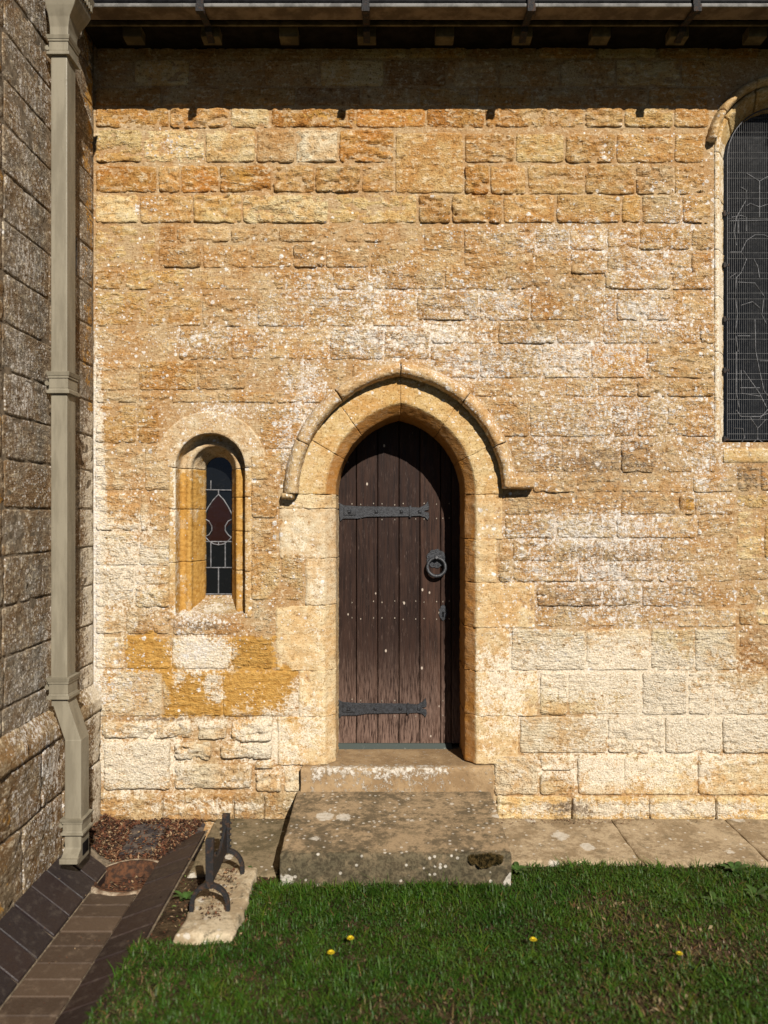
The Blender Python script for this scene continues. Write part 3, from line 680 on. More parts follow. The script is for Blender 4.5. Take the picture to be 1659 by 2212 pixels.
for z0, z1, ys in ((.33, Z(1531), (-1.75, -1.2, -.72, -.3, -.012)), (-.08, .33, (-1.75, -1.42, -.9, -.5, -.012))):
    for y0, y1 in zip(ys[:-1], ys[1:]):
        stone(sw, y0, y1, z0, z1, (.20, .15, .09), frame='side', x0=XP - .01, proud=.008, rough=.008, gap=.003, mat=M['side'], field=side_field, step=.03)
MB().box(XL - .6, XL - .002, -1.77, -.001, -.1, 4.62).build('mortar', M['joint'], sw)
MB().box(XL - .5, XP - .012, -1.765, -.002, -.1, Z(1534)).build('mortar', M['joint'], sw)

# ------------------------------------------------------------------ eaves: soffit, fascia, rafter feet, slates
ev = empty('roof_eaves', (0, -.2, 4.1)); tag(ev, 'dark timber eaves with small rafter ends under the roof edge', 'eaves')
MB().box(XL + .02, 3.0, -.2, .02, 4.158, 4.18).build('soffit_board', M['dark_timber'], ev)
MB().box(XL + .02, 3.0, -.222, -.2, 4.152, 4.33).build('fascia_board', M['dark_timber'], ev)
MB().box(XL + .02, 3.0, -.236, -.222, 4.140, 4.164).build('fascia_moulding', M['timber'], ev, bevel=.004)
for k in range(-4, 8):
    x = -.0892 + .402 * k + .0
    if XL + .1 < x < 2.9:
        MB().box(x - .048, x + .048, -.205, -.13, 4.100, 4.157).build('rafter_foot', M['timber'], ev, bevel=.004)
sx = XL - .05
i = 0
while sx < 3.0:
    wd = random.uniform(.26, .33); dz = random.uniform(-.003, .003)
    for row in range(4):
        y = -.36 + row * .17; z = 4.318 + (row * .17) * .75; ox = (row % 2) * .15
        v = [(sx + ox + .003, y, z + dz), (sx + ox + wd, y, z + dz), (sx + ox + wd, y + .32, z + .24 + dz), (sx + ox + .003, y + .32, z + .24 + dz)]
        v += [(p[0], p[1], p[2] + .009) for p in v]
        MB().add(v, [(3, 2, 1, 0), (4, 5, 6, 7), (0, 1, 5, 4), (1, 2, 6, 5), (2, 3, 7, 6), (3, 0, 4, 7)]).build('slate', M['slate'], ev)
    sx += wd + .002
MB().add([(XL - .1, -.33, 4.30), (3.1, -.33, 4.30), (3.1, .9, 5.22), (XL - .1, .9, 5.22)], [(0, 1, 2, 3)]).build('roof_deck', M['dark_timber'], ev)
# gutter
gt = empty('rain_gutter', (0, -.35, 4.12)); tag(gt, 'long black cast-iron gutter under the roof edge with strap brackets', 'gutter')
gp = [(-.40, 4.128), (-.402, 4.25), (-.396, 4.25), (-.393, 4.138), (-.30, 4.136), (-.262, 4.23), (-.256, 4.23), (-.296, 4.129)]
def along_x(prof, x0, x1, name, mat, parent, **k):
    n = len(prof); v = [(x0, p[0], p[1]) for p in prof] + [(x1, p[0], p[1]) for p in prof]
    f = [list(range(n))[::-1], [n + i for i in range(n)]] + [(i, (i + 1) % n, (i + 1) % n + n, i + n) for i in range(n)]
    return MB().add(v, f).build(name, mat, parent, **k)
gx0 = X(265) * .9036 - .02
for a_, b_ in ((XL + .06, .75), (.752, 3.0)):
    along_x([(-.400, 4.140), (-.404, 4.150), (-.402, 4.25), (-.412, 4.262), (-.396, 4.262), (-.390, 4.142)], a_, b_, 'front_plate', M['black'], gt)
    along_x([(-.407, 4.1225), (-.409, 4.131), (-.405, 4.139), (-.398, 4.1395), (-.398, 4.1225)], a_, b_, 'lower_bead', M['lip'], gt)
    along_x([(-.397, 4.124), (-.397, 4.136), (-.300, 4.140), (-.262, 4.22), (-.256, 4.22), (-.296, 4.128)], a_, b_, 'trough', M['under'], gt)
for k, x in enumerate((-.0892 - .804, -.0892, -.0892 + .804, -.0892 + 1.608, -.0892 + 2.412)):
    m = MB()
    pts = [(-.415, 4.275), (-.417, 4.118), (-.405, 4.106), (-.300, 4.118), (-.246, 4.128), (-.240, 4.105), (-.172, 4.092)]
    for (y0, z0), (y1, z1) in zip(pts[:-1], pts[1:]):
        d = Vector((0, y1 - y0, z1 - z0)).normalized(); nn = Vector((0, -d.z, d.y)) * .004; e = d * .003
        v = []
        for xx in (x - .017, x + .017):
            for (yy, zz, s) in ((y0, z0, -1), (y1, z1, 1)):
                for q_ in (-1, 1): v.append((xx, yy + nn.y * q_ + e.y * s, zz + nn.z * q_ + e.z * s))
        m.add(v, [(0, 1, 3, 2), (4, 6, 7, 5), (0, 4, 5, 1), (2, 3, 7, 6), (0, 2, 6, 4), (1, 5, 7, 3)])
    m.box(x - .02, x + .02, -.422, -.412, 4.20, 4.235)
    m.box(x - .019, x + .019, -.432, -.404, 4.085, 4.120)       # hooked toe that breaks the shadow line
    m.build('bracket', M['rustiron'], gt)

# ------------------------------------------------------------------ downpipe
PXR, PXL, PYF, PYB = -1.440, -1.5145, -.657, -.560
dp = empty('downpipe', (-1.45, -.6, .06)); tag(dp, 'olive square cast-iron downpipe with hopper, fixed in the corner of the walls', 'downpipe')
def ZP(py, dep=3.49): return EYE + (1106 - py) * dep / FD
def frus(m, z0, e0, z1, e1, dx0=0, dx1=0):
    rs = []
    for z, e, dx in ((z0, e0, dx0), (z1, e1, dx1)):
        rs.append([(PXL - e + dx, PYF - e, z), (PXR + e + dx, PYF - e, z), (PXR + e + dx, PYB + e, z), (PXL - e + dx, PYB + e, z)])
    return m.rings(rs)
SH = .063
m = MB(); frus(m, ZP(1505), 0, ZP(80), 0); m.build('upper_shaft', M['pipe'], dp, bevel=.005)
m = MB(); frus(m, ZP(1600), -.0012, ZP(1512), -.0012, SH, 0); frus(m, ZP(1526), -.0025, ZP(1500), -.0025); m.build('offset', M['pipe'], dp, bevel=.002)
m = MB(); frus(m, ZP(1795), 0, ZP(1598), 0, SH, SH); m.build('lower_shaft', M['pipe'], dp, bevel=.005)
def collar(y0, y1, dx, ears):
    m = MB(); zt, zb = ZP(y0), ZP(y1); h = zt - zb
    for a_, b_, e in ((0, .16, .014), (.16, .24, .009), (.24, .70, .006), (.70, .80, .010), (.80, 1, .017)):
        frus(m, zb + h * a_, e if a_ != .80 else .012, zb + h * b_ - .0005, e if a_ != .16 else .006, dx, dx)
    o = m.build('collar', M['pipe'], dp, bevel=.0015)
    if ears:
        z = (zt + zb) / 2
        e = MB().box(PXL - .035 + dx, PXL - .006 + dx, PYF + .03, PYF + .06, z - .022, z + .022).build('ear', M['pipe'], o, bevel=.006)
        e = MB().tube([(PXL - .022 + dx, PYF + .034, z), (PXL - .022 + dx, PYF + .012, z)], .012, 10, (1, 0, 0)).build('bolt_head', M['pipe'], o, bevel=.002)
collar(803, 850, 0, True); collar(1463, 1510, 0, True); collar(1768, 1803, SH, True); collar(78, 120, 0, True)
m = MB()
z1, z2, z3, z4, z5 = ZP(80), ZP(60), ZP(20), ZP(4), ZP(-22)
def hop(z, fx, fy, by=0): return [(PXL - fx * .2, PYF - fy, z), (PXR + fx, PYF - fy, z), (PXR + fx, PYB + by, z), (PXL - fx * .2, PYB + by, z)]
m.rings([hop(z1, .006, .006), hop(z2, .008, .008), hop((z2 + z3) / 2, .018, .018, .01), hop(z3, .045, .035, .02), hop(z4, .06, .045, .03), hop(z5, .06, .045, .03)])
hp_ = m.build('hopper', M['pipe'], dp, bevel=.003)
m = MB(); m.rings([hop(z5 - .001, .068, .053, .035), hop(z5 + .03, .075, .06, .04)]); m.build('hopper_rim', M['pipe'], dp, bevel=.003)
for k in range(9):
    x = PXL + .0 + k * .016
    if x < PXR + .058: MB().box(x, x + .009, PYF - .056, PYF - .044, z5 - .03, z5 - .002).build('dentil', M['pipe'], hp_)
for k in range(7):
    y = PYF - .04 + k * .024
    MB().box(PXR + .059, PXR + .071, y, y + .013, z5 - .03, z5 - .002).build('dentil', M['pipe'], hp_)
# shoe: bends outward, open at its end
m = MB(); L0, L1 = PXL + SH, PXR + SH
zs = ZP(1800); th = .007
path = [(PYF, PYB, zs + .01, 0), (PYF, PYB, ZP(1838), 0)]
prof = [(PYB, zs + .01), (PYF, zs + .01), (PYF, ZP(1832)), (PYF - .045, ZP(1858, 3.44)), (PYF - .028, ZP(1868, 3.44) - .012), (PYB, ZP(1868) + .01)]
n_ = len(prof)
v = [(L0, p[0], p[1]) for p in prof] + [(L1, p[0], p[1]) for p in prof]
f = [(i, i + n_, (i + 1) % n_ + n_, (i + 1) % n_) for i in range(n_) if i != 3] + [list(range(n_)), list(range(2 * n_ - 1, n_ - 1, -1))]
shoe = MB().add(v, f).build('shoe', M['pipe'], dp, bevel=.003)
MB().box(L0 - .004, L1 + .004, PYF - .052, PYF - .024, ZP(1858, 3.44) - .02, ZP(1858, 3.44) + .003).build('shoe_lip', M['pipe'], shoe, bevel=.003)
MB().box(L1 - .004, L1 + .0025, PYF + .018, PYB - .014, ZP(1852), ZP(1826)).build('outlet_mouth', M['black'], shoe)

# ------------------------------------------------------------------ door
SDW = (FD / (DOORY - CAMY)) / 400.0      # photograph pixels at the door's depth
def DX(px): return (px - 829.5) / 400 / SDW
def DZ(py): return EYE + (1106 - py) / 400 / SDW
door = empty('wooden_door', (DC, DOORY, .29)); tag(door, 'dark weathered oak plank door with iron strap hinges under the pointed arch', 'door')
pe = [DX(722), DX(770), DX(816), DX(862), DX(907), DX(952), DX(975), DX(1003)]
zbot = DZ(1606)
for k in range(len(pe) - 1):
    xs = np.linspace(pe[k] + .0022, pe[k + 1] - .0022, 7)
    top = [(x, SPR + math.sqrt(max(.0004, (r_in + .02) ** 2 - (abs(x - DC) + OFF) ** 2)) if abs(x - DC) + OFF < r_in + .02 else SPR) for x in xs]
    poly = [(xs[-1], zbot), (xs[0], zbot)] + top
    MB().extrude([(p[0], p[1]) for p in poly], DOORY + random.uniform(-.0015, .0015), DOORY + .045).build('plank', M['wood'], door, bevel=.0022, seg=1)
MB().box(pe[0], pe[-1], DOORY + .046, DOORY + .07, zbot, SPR + .45).build('backing', M['dark_timber'], door)
wb = MB(); wb.add([(DX(727), DOORY - .006, DZ(1605)), (DX(975), DOORY - .006, DZ(1605)), (DX(978), DOORY - .034, DZ(1620)), (DX(727), DOORY - .034, DZ(1620)), (DX(727), DOORY + .01, DZ(1605)), (DX(975), DOORY + .01, DZ(1605)), (DX(978), DOORY + .01, DZ(1621)), (DX(727), DOORY + .01, DZ(1621))],
       [(0, 1, 2, 3), (4, 7, 6, 5), (0, 4, 5, 1), (3, 2, 6, 7), (0, 3, 7, 4), (1, 5, 6, 2)])
M['weatherbar'] = simple('painted_weather_bar', (.040, .052, .045), .6, .2, .4, 30, .3, .003, col2=(.16, .165, .14), lo=.3, hi=.38)
wb.build('weather_bar', M['weatherbar'], door, bevel=.002)
def strap(yc, x0, x1, flip):
    c = lambda px, py: (DX(px), DZ(py))
    L = x1 - x0
    poly = [(x0, yc - 18), (x0 + 10, yc - 13), (x0 + 40, yc - 11), (x1 - 42, yc - 9.5), (x1 - 20, yc - 8), (x1 - 8, yc - 14), (x1 - 2, yc - 22), (x1 + 1, yc - 10), (x1, yc - 3), (x1 - 9, yc - 1), (x1 - 9, yc + 1), (x1, yc + 3), (x1 + 1, yc + 12), (x1 - 2, yc + 20), (x1 - 8, yc + 13), (x1 - 20, yc + 10), (x1 - 42, yc + 11), (x0 + 60, yc + 12), (x0 + 40, yc + 16), (x0 + 8, yc + 16), (x0 + 2, yc + 22), (x0, yc + 10)]
    o = MB().extrude([c(*p) for p in poly], DOORY - .010, DOORY - .0005).build('strap_hinge', M['iron'], door, bevel=.0015, seg=1)
    MB().extrude([c(*p) for p in ((x0 + 10, yc - 8), (x0 + 36, yc - 8), (x0 + 36, yc + 8), (x0 + 10, yc + 8))], DOORY - .016, DOORY - .009).build('washer_plate', M['iron'], o, bevel=.0015, seg=1)
    MB().extrude([c(*p) for p in ((x1 - 42, yc - 12), (x1 - 38, yc - 12), (x1 - 38, yc + 13), (x1 - 42, yc + 13))], DOORY - .017, DOORY - .009).build('collar_bar', M['iron'], o, bevel=.0015, seg=1)
    for px in (x0 + 22, x0 + 80, x0 + 134, x0 + 174 if x1 - x0 > 186 else x0 + 168):
        x, z = c(px, yc + .5); y0_ = DOORY - (.016 if px < x0 + 40 else .009)
        MB().rings([[(x + sx_ * e, y, z + sz_ * e) for sx_, sz_ in ((-1, -1), (1, -1), (1, 1), (-1, 1))] for e, y in ((.0095, y0_), (.0085, y0_ - .006), (.0045, y0_ - .010))]).build('nail_head', M['iron'], o)
strap(1104.5, 733, 926, 0); strap(1529, 731, 921, 1)
M['nail'] = simple('rubbed_nail', (.42, .36, .28), .6, .3, .5, 80, .2, .002)
for py in (1089, 1121, 1300, 1336, 1512, 1546):
    for k in range(6):
        for f_ in (.2, .8):
            if (py in (1512, 1546) and random.random() < .6) or random.random() < .15: continue
            x_ = pe[k] + (pe[k + 1] - pe[k]) * f_; z_ = DZ(py + random.uniform(-2, 2))
            MB().rings([[(x_ + sx_ * e, y_, z_ + sz_ * e * 1.7) for sx_, sz_ in ((-1, 0), (-.5, -.87), (.5, -.87), (1, 0), (.5, .87), (-.5, .87))] for e, y_ in ((.0032, DOORY + .002), (.0026, DOORY - .0035))]).build('nail', M['nail'], door)
# ring handle
hx, hz = DX(942), DZ(1222)
rh = bpy.data.objects.new('ring_handle', None); link(rh, door); rh.location = Vector((hx, DOORY, hz)) - world_loc(door)
pts = []
for k in range(72):
    a_ = 2 * math.pi * k / 72; rr_ = .052 + .006 * abs(math.cos(4.5 * a_)); pts.append((hx + rr_ * math.cos(a_), hz + .042 + rr_ * math.sin(a_) * .98))
bp = MB().extrude(pts, DOORY - .007, DOORY - .0005); bp.build('back_plate', M['iron'], rh, bevel=.001, seg=1)
for k in range(9):
    a_ = math.pi / 2 + 2 * math.pi * k / 9; x, z = hx + .040 * math.cos(a_), hz + .042 + .040 * math.sin(a_)
    MB().tube([(x, DOORY - .006, z), (x, DOORY - .011, z)], [.006, .0035], 8, (1, 0, 0)).build('rivet', M['iron'], rh)
RB = MB(); ring = []
for k in range(40):
    a_ = 2 * math.pi * k / 40; ring.append(Vector((hx + .052 * math.cos(a_), DOORY - .030 + .008 * math.sin(a_), hz - .006 + .052 * math.sin(a_))))
rs = []
for k in range(41):
    p = ring[k % 40]; tdir = (ring[(k + 1) % 40] - ring[(k - 1) % 40]).normalized(); nn = Vector((0, 1, 0)); b_ = tdir.cross(nn).normalized(); rd = .0088 + .002 * (1 - math.sin(2 * math.pi * k / 40)) / 2
    rs.append([p + (nn * math.cos(2 * math.pi * j / 10) + b_ * math.sin(2 * math.pi * j / 10)) * rd for j in range(10)])
RB.rings(rs, cap=False); RB.build('ring', M['iron'], rh, smooth=True)
MB().tube([(hx, DOORY - .004, hz + .046), (hx, DOORY - .028, hz + .046), (hx, DOORY - .042, hz + .050)], [.014, .012, .009], 10, (1, 0, 0)).build('boss', M['iron'], rh, bevel=.002)
# keyhole plate
kx, kz = DX(957), DZ(1325)
pl = [(-.021, .012), (-.026, .024), (-.016, .030), (-.014, .042), (0, .052), (.014, .042), (.016, .030), (.026, .024), (.021, .012), (.024, -.008), (.016, -.028), (0, -.044), (-.016, -.028), (-.024, -.008)]
kp = MB().extrude([(kx + x, kz + z) for x, z in pl], DOORY - .006, DOORY - .0005).build('keyhole_plate', M['iron'], door, bevel=.001, seg=1)
kh = [(kx + .007 * math.cos(a_), kz + .004 + .007 * math.sin(a_)) for a_ in np.linspace(-.9, math.pi + .9, 14)] + [(kx - .0055, kz - .02), (kx + .0055, kz - .02)]
MB().extrude(kh, DOORY - .0075, DOORY - .0055).build('keyhole', M['black'], kp)

# ------------------------------------------------------------------ lancet glass
LY = .232; LSC = 1659 / (LY - CAMY) / 400
def LX(px): return (px - 829.5) / 400 / LSC
def LZ(py): return EYE + (1106 - py) / 400 / LSC
lw = empty('lancet_window', (LC, LY, LZ(1280))); tag(lw, 'narrow round-headed lancet window with lead cames and a reddish pane', 'window')
gl, gr_, gb_, gt_ = LX(441), LX(504), LZ(1284), LZ(980)
def pane(pts, col, tilt=None, y=LY, par=None, nm='pane', thick=.004):
    ty, tz = tilt or (random.uniform(-.02, .02), random.uniform(-.02, .02))
    cx_ = sum(p[0] for p in pts) / len(pts); cz_ = sum(p[1] for p in pts) / len(pts)
    n_ = len(pts); v = [(p[0], y + ty * (p[0] - cx_) + tz * (p[1] - cz_), p[1]) for p in pts]; v += [(p[0], p[1] + thick, p[2]) for p in v]
    f = [list(range(n_)), [2 * n_ - 1 - i for i in range(n_)]] + [(i, i + n_, (i + 1) % n_ + n_, (i + 1) % n_) for i in range(n_)]
    return MB().add(v, f).build(nm, M['glass'], par or lw, color=col)
DK = (.006, .007, .008); lc = lambda x, y: (LX(x), LZ(y))
cxp = 472.5
ov = [(472.5, 1068), (461, 1082), (450, 1102), (445, 1128), (452, 1133), (458, 1142), (458, 1152), (452, 1158), (446, 1160), (452, 1168), (462, 1174), (472.5, 1177), (484, 1174), (494, 1167), (499, 1160), (492, 1157), (487, 1151), (487, 1142), (493, 1135), (500, 1130), (496, 1104), (485, 1083)]
pane([lc(*p) for p in ov], (.017, .006, .004), (0, 0), y=LY - .003)
rows = [((441, 1226, 472.5, 1284),), ((472.5, 1226, 504, 1284),), ((441, 1170, 456, 1225),), ((456, 1170, 487, 1225),), ((487, 1170, 504, 1225),), ((441, 1058, 472.5, 1170),), ((472.5, 1058, 504, 1170),), ((441, 980, 460, 1058),), ((460, 980, 504, 1058),)]
for ((x0, y0, x1, y1),) in rows:
    pane([lc(x0, y1), lc(x1, y1), lc(x1, y0), lc(x0, y0)], DK)
def came(pts, w_=.0035, par=lw, y=LY - .006):
    MB().tube([(p[0], y, p[1]) for p in pts], w_, 5).build('lead_came', M['lead'], par)
for pl_ in ([(441, 1226), (504, 1226)], [(441, 1170), (504, 1170)], [(441, 1058), (500, 1059)], [(472.5, 1226), (472.5, 1284)], [(456, 1170), (456, 1226)], [(487, 1170), (487, 1226)], [(472.5, 1160 + 17), (472.5, 1170)],
            [(472.5, 1058), (472.5, 1068)], [(456, 1038), (456, 1058)], [(472.5, 1068), (461, 1080), (450, 1096), (441, 1114)], [(472.5, 1068), (484, 1080), (494, 1096), (503, 1114)],
            [(441, 1120), (452, 1126), (458, 1136), (458, 1146), (452, 1155), (444, 1159)], [(504, 1120), (493, 1126), (487, 1136), (487, 1146), (493, 1155), (501, 1162)],
            [(444, 1160), (452, 1169), (462, 1175), (472.5, 1177), (484, 1175), (494, 1168), (502, 1158)], [(441, 1283), (504, 1283)], [(442, 990), (442, 1284)]):
    came([lc(*p) for p in pl_])

# ------------------------------------------------------------------ great window glass and wire guard
GY = .115; GSC = 1659 / (GY - CAMY) / 400
gw = empty('leaded_window', (WC, GY, Z(950))); tag(gw, 'tall dark leaded window behind a wire guard, cut by the right edge', 'window')
def gxp(px): return (px - 829.5) / 400 / GSC
def gzp(py): return EYE + (1106 - py) / 400 / GSC
wl, wr = WC - mm(110), WC + mm(110)
bz = [gzp(y) for y in (952, 880, 800, 720, 650, 560, 470, 390, 310)]; bxs = [wl, wl + .145, WC, wr - .145, wr]
for z0, z1 in zip(bz[:-1], bz[1:]):
    for x0, x1 in zip(bxs[:-1], bxs[1:]):
        pane([(x0, z0), (x1, z0), (x1, z1), (x0, z1)], (.004, .0045, .005), y=GY, par=gw)
pane([(WC + mm(110) * math.cos(a_), bz[-1] + mm(110) * math.sin(a_)) for a_ in np.linspace(0, math.pi, 24)], (.004, .0045, .005), (0, 0), y=GY, par=gw)
LD = [[(1577, 545), (1600, 545), (1612, 560), (1600, 590), (1590, 600)], [(1600, 405), (1612, 412), (1610, 435), (1600, 452), (1590, 470), (1585, 500), (1590, 530)], [(1580, 470), (1600, 466), (1612, 470), (1612, 500)], [(1612, 375), (1640, 392), (1662, 380)], [(1640, 392), (1640, 470)],
      [(1612, 445), (1620, 440), (1640, 448), (1662, 440)], [(1576, 478), (1662, 476)], [(1600, 545), (1612, 520), (1630, 508), (1650, 508), (1664, 515)], [(1590, 600), (1588, 640), (1592, 680), (1588, 720), (1594, 760)], [(1594, 610), (1630, 612), (1650, 640), (1645, 680), (1655, 700)],
      [(1630, 690), (1632, 760), (1640, 800), (1650, 845), (1662, 860)], [(1592, 726), (1620, 726)], [(1600, 800), (1602, 850), (1640, 856)], [(1605, 800), (1640, 850)], [(1590, 760), (1590, 850), (1596, 880)], [(1598, 838), (1640, 838)], [(1640, 780), (1662, 780)], [(1590, 886), (1600, 900), (1640, 900), (1662, 892)],
      [(1620, 902), (1636, 925), (1655, 905)], [(1636, 925), (1636, 948), (1624, 958)], [(1636, 948), (1650, 958)], [(1585, 925), (1604, 926), (1608, 945), (1600, 958)], [(1576, 958), (1668, 958)], [(1594, 505), (1594, 475)], [(1628, 560), (1636, 575), (1640, 600)], [(1640, 905), (1662, 880)], [(1576, 600), (1590, 590)], [(1600, 660), (1625, 652), (1640, 665)], [(1640, 850), (1655, 880)]]
for l_ in LD: came([(gxp(x), gzp(y)) for x, y in l_], .0022, gw, GY - .004)
for l_ in LD: came([(2 * WC - gxp(x), gzp(y)) for x, y in l_], .0022, gw, GY - .004)
# wire guard a little in front of the glass
WY = .055; m = MB(); WSC = 1659 / (WY - CAMY) / 400; zb_ = EYE + (1106 - 950) / 400 / WSC; hw = mm(109)
x = WC - hw
def wtop(x_): return WS + math.sqrt(max(0, hw ** 2 - (x_ - WC) ** 2))
def wire(m, p, q_, r_=.0009):
    m.tube([p, q_], r_, 3, (0, 1, 0))
while x <= WC + hw:
    wire(m, (x, WY, zb_), (x, WY, wtop(x)), .00085); x += .0112
z = zb_; k = 0
while z < WS + hw - .02:
    d_ = hw if z < WS else math.sqrt(hw ** 2 - (z - WS) ** 2)
    wire(m, (WC - d_, WY - .0018, z), (WC + d_, WY - .0018, z), .0008)
    z += (.078 if k % 2 else .032); k += 1
m.build('wire_mesh', M['wire'], gw)
fr = [(WC - hw, WY, zb_)] + [(WC - hw, WY, z_) for z_ in np.linspace(zb_ + .2, WS, 6)] + [(WC - hw * math.cos(a_), WY, WS + hw * math.sin(a_)) for a_ in np.linspace(.15, math.pi, 20)] + [(WC + hw, WY, zb_), (WC - hw, WY, zb_)]
MB().tube(fr, .0035, 6, (0, 1, 0)).build('guard_frame', M['iron'], gw)
for py in (462, 573, 690, 800, 948):
    z_ = EYE + (1106 - py) / 400 / WSC
    MB().box(WC - hw - .022, WC - hw + .010, WY - .006, WY + .02, z_ - .007, z_ + .007).box(WC - hw - .024, WC - hw - .012, WY - .012, WY + .02, z_ - .014, z_ + .014).build('guard_clip', M['rustiron'], gw)

# ------------------------------------------------------------------ steps and paving
def slab_mesh(name, x0, x1, y0, y1, zt0, zt1, zb, mat, parent=None, amp=.004, step=.03, edge=.012, attrs=None, seed=0.0, wob=.004, jag=0.0):
    """worn stone slab: top from y0 (front) to y1 (back) with rounded front and side arrises"""
    xs = lines(x0, x1, step, [0, .004, .012]); ys = lines(y0, y1, step, [0, .004, .012])
    g1, g2 = np.meshgrid(xs, ys, indexing='ij'); a_ = g1.ravel(); b_ = g2.ravel()
    d_ = np.minimum(np.minimum(a_ - x0, x1 - a_), np.minimum(b_ - y0, y1 - b_))
    zz = zt0 + (zt1 - zt0) * (b_ - y0) / (y1 - y0); p = np.stack([a_, b_, a_ * 0 + seed], 1)
    zz = zz + amp * fbm(p, 7, 4) - edge * np.clip(1 - d_ / edge, 0, 1) ** 2 * (.6 + .6 * fbm(p, 14, 2))
    wf = np.exp(-d_ / .03); a_ = a_ + wob * fbm(p + 5, 16, 3) * wf; b_ = b_ + wob * fbm(p + 15, 16, 3) * wf
    nx_, ny_ = g1.shape; idx = np.arange(nx_ * ny_).reshape(nx_, ny_)
    F = np.stack([idx[:-1, :-1], idx[1:, :-1], idx[1:, 1:], idx[:-1, 1:]], -1).reshape(-1, 4).tolist()
    ring = np.concatenate([idx[:, 0], idx[-1, 1:], idx[-2::-1, -1], idx[0, -2:0:-1]])
    V = [np.stack([a_, b_, zz], 1)]; prev = ring; n_ = len(a_)
    L = max(2, int((zt0 - zb) / .02))
    for k in range(1, L + 1):
        t_ = k / L; r_ = np.stack([a_[ring], b_[ring], zz[ring] * (1 - t_) + zb * t_], 1)
        r_[:, :2] += (wob + jag) * np.stack([fbm(r_ + 3, 18, 3), fbm(r_ + 33, 18, 3)], 1) * math.sin(math.pi * min(t_, .9))
        V.append(r_); cur = np.arange(len(ring)) + n_; n_ += len(ring)
        for i in range(len(ring)):
            j = (i + 1) % len(ring); F.append([prev[j], prev[i], cur[i], cur[j]])
        prev = cur
    F.append(prev[::-1].tolist())
    V = np.concatenate(V)
    at = attrs(V) if attrs else None
    o = mesh_obj(name, V, F, mat, parent, True, attrs=at)
    return o
o = slab_mesh('threshold_step', X(652), X(1063), -.045, .40, Z(1652) + .0, .285, .10, M['threshold'], amp=.003, edge=.014,
              attrs=lambda v: dict(lichen=np.exp(-((v[:, 1] + .045) / .05) ** 2) * np.where(v[:, 2] > .245, 1.1, .35) * (np.abs(v[:, 0] + .02) < .36)))
tag(o, 'tan threshold block with a white lichened edge directly under the door', 'step')
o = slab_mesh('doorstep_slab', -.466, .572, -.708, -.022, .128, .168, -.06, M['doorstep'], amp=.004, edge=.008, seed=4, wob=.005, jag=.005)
tag(o, 'large worn mossy doorstep slab lying below the threshold', 'step')
pv = bpy.data.objects.new('pavement', None); link(pv); pv.location = (0, -.25, 0); tag(pv, 'row of stone paving slabs at the foot of the wall', kind='structure')
for k, (x0, x1, y0, y1, z0, z1, mt) in enumerate([(.60, 1.220, -.50, -.010, .002, .012, 'paving'), (1.2225, 1.83, -.515, -.010, .0, .010, 'paving'), (1.832, 2.75, -.53, -.01, .002, .01, 'paving'), (-.905, -.492, -.62, -.010, -.004, .012, 'paving_mossy')]):
    slab_mesh('paving_slab', x0, x1, y0, y1, z0, z1, -.08, M[mt], pv, seed=k * 7.0, amp=.005)

# ------------------------------------------------------------------ drain: brick channel, gully and apron
ch = bpy.data.objects.new('drain_channel', None); link(ch); ch.location = (-1.2, -1.2, -.06); tag(ch, 'brick-lined drainage channel running along the side wall', kind='structure')
def quad_block(name, p, mat, parent, th=.05, bev=.003):
    """p: four corner points, counter-clockwise from above"""
    v = [tuple(q_) for q_ in p] + [(q_[0], q_[1], q_[2] - th) for q_ in p]
    return MB().add(v, [(0, 1, 2, 3), (7, 6, 5, 4), (0, 4, 5, 1), (1, 5, 6, 2), (2, 6, 7, 3), (3, 7, 4, 0)]).build(name, mat, parent, bevel=bev, seg=1)
xwl, xcl, xcr, xgr = -1.515, -1.333, -1.113, -.935
zw, zc, zg = .056, -.062, -.004
g_ = .004
y = -.40; k = 0
while y > -2.9:
    j = random.uniform(-.003, .003)
    quad_block('border_brick', [(xwl, y - .148, zw + j), (xcl - g_, y - .148 - .03, zc + j + .004), (xcl - g_, y - g_ - .03, zc + j + .004), (xwl, y - g_, zw + j)], M['bluebrick'], ch)
    y -= .152
y = -.13
while y > -2.9:
    j = random.uniform(-.003, .003)
    quad_block('border_brick', [(xcr + g_, y - .148 - .02, zc + .004 + j), (xgr, y - .148, zg + j), (xgr, y - g_, zg + j), (xcr + g_, y - g_ - .02, zc + .004 + j)], M['redbrick'], ch)
    y -= .152
y = -.675
while y > -2.9:
    L = random.uniform(.095, .115); j = random.uniform(-.002, .002)
    quad_block('channel_paver', [(xcl + .003, y - L, zc + j), (xcr - .003, y - L, zc + j), (xcr - .003, y - .004, zc + j), (xcl + .003, y - .004, zc + j)], M['paver'], ch)
    y -= L + .002
m = MB()
m.add([(xwl - .02, -.02, zw - .010), (xwl - .02, -2.9, zw - .010), (xcl, -2.9, zc - .006), (xcl, -.36, zc - .006), (xcl, -.02, zc - .02)], [(0, 1, 2, 3, 4)])
m.add([(xcl, -.66, zc - .007), (xcl, -2.9, zc - .007), (xcr, -2.9, zc - .007), (xcr, -.66, zc - .007)], [(0, 1, 2, 3)])
m.add([(xcr, -.1, zc - .006), (xcr, -2.9, zc - .006), (xgr + .01, -2.9, zg - .010), (xgr + .01, -.1, zg - .010)], [(0, 1, 2, 3)])
m.build('bedding', M['joint'], ch)
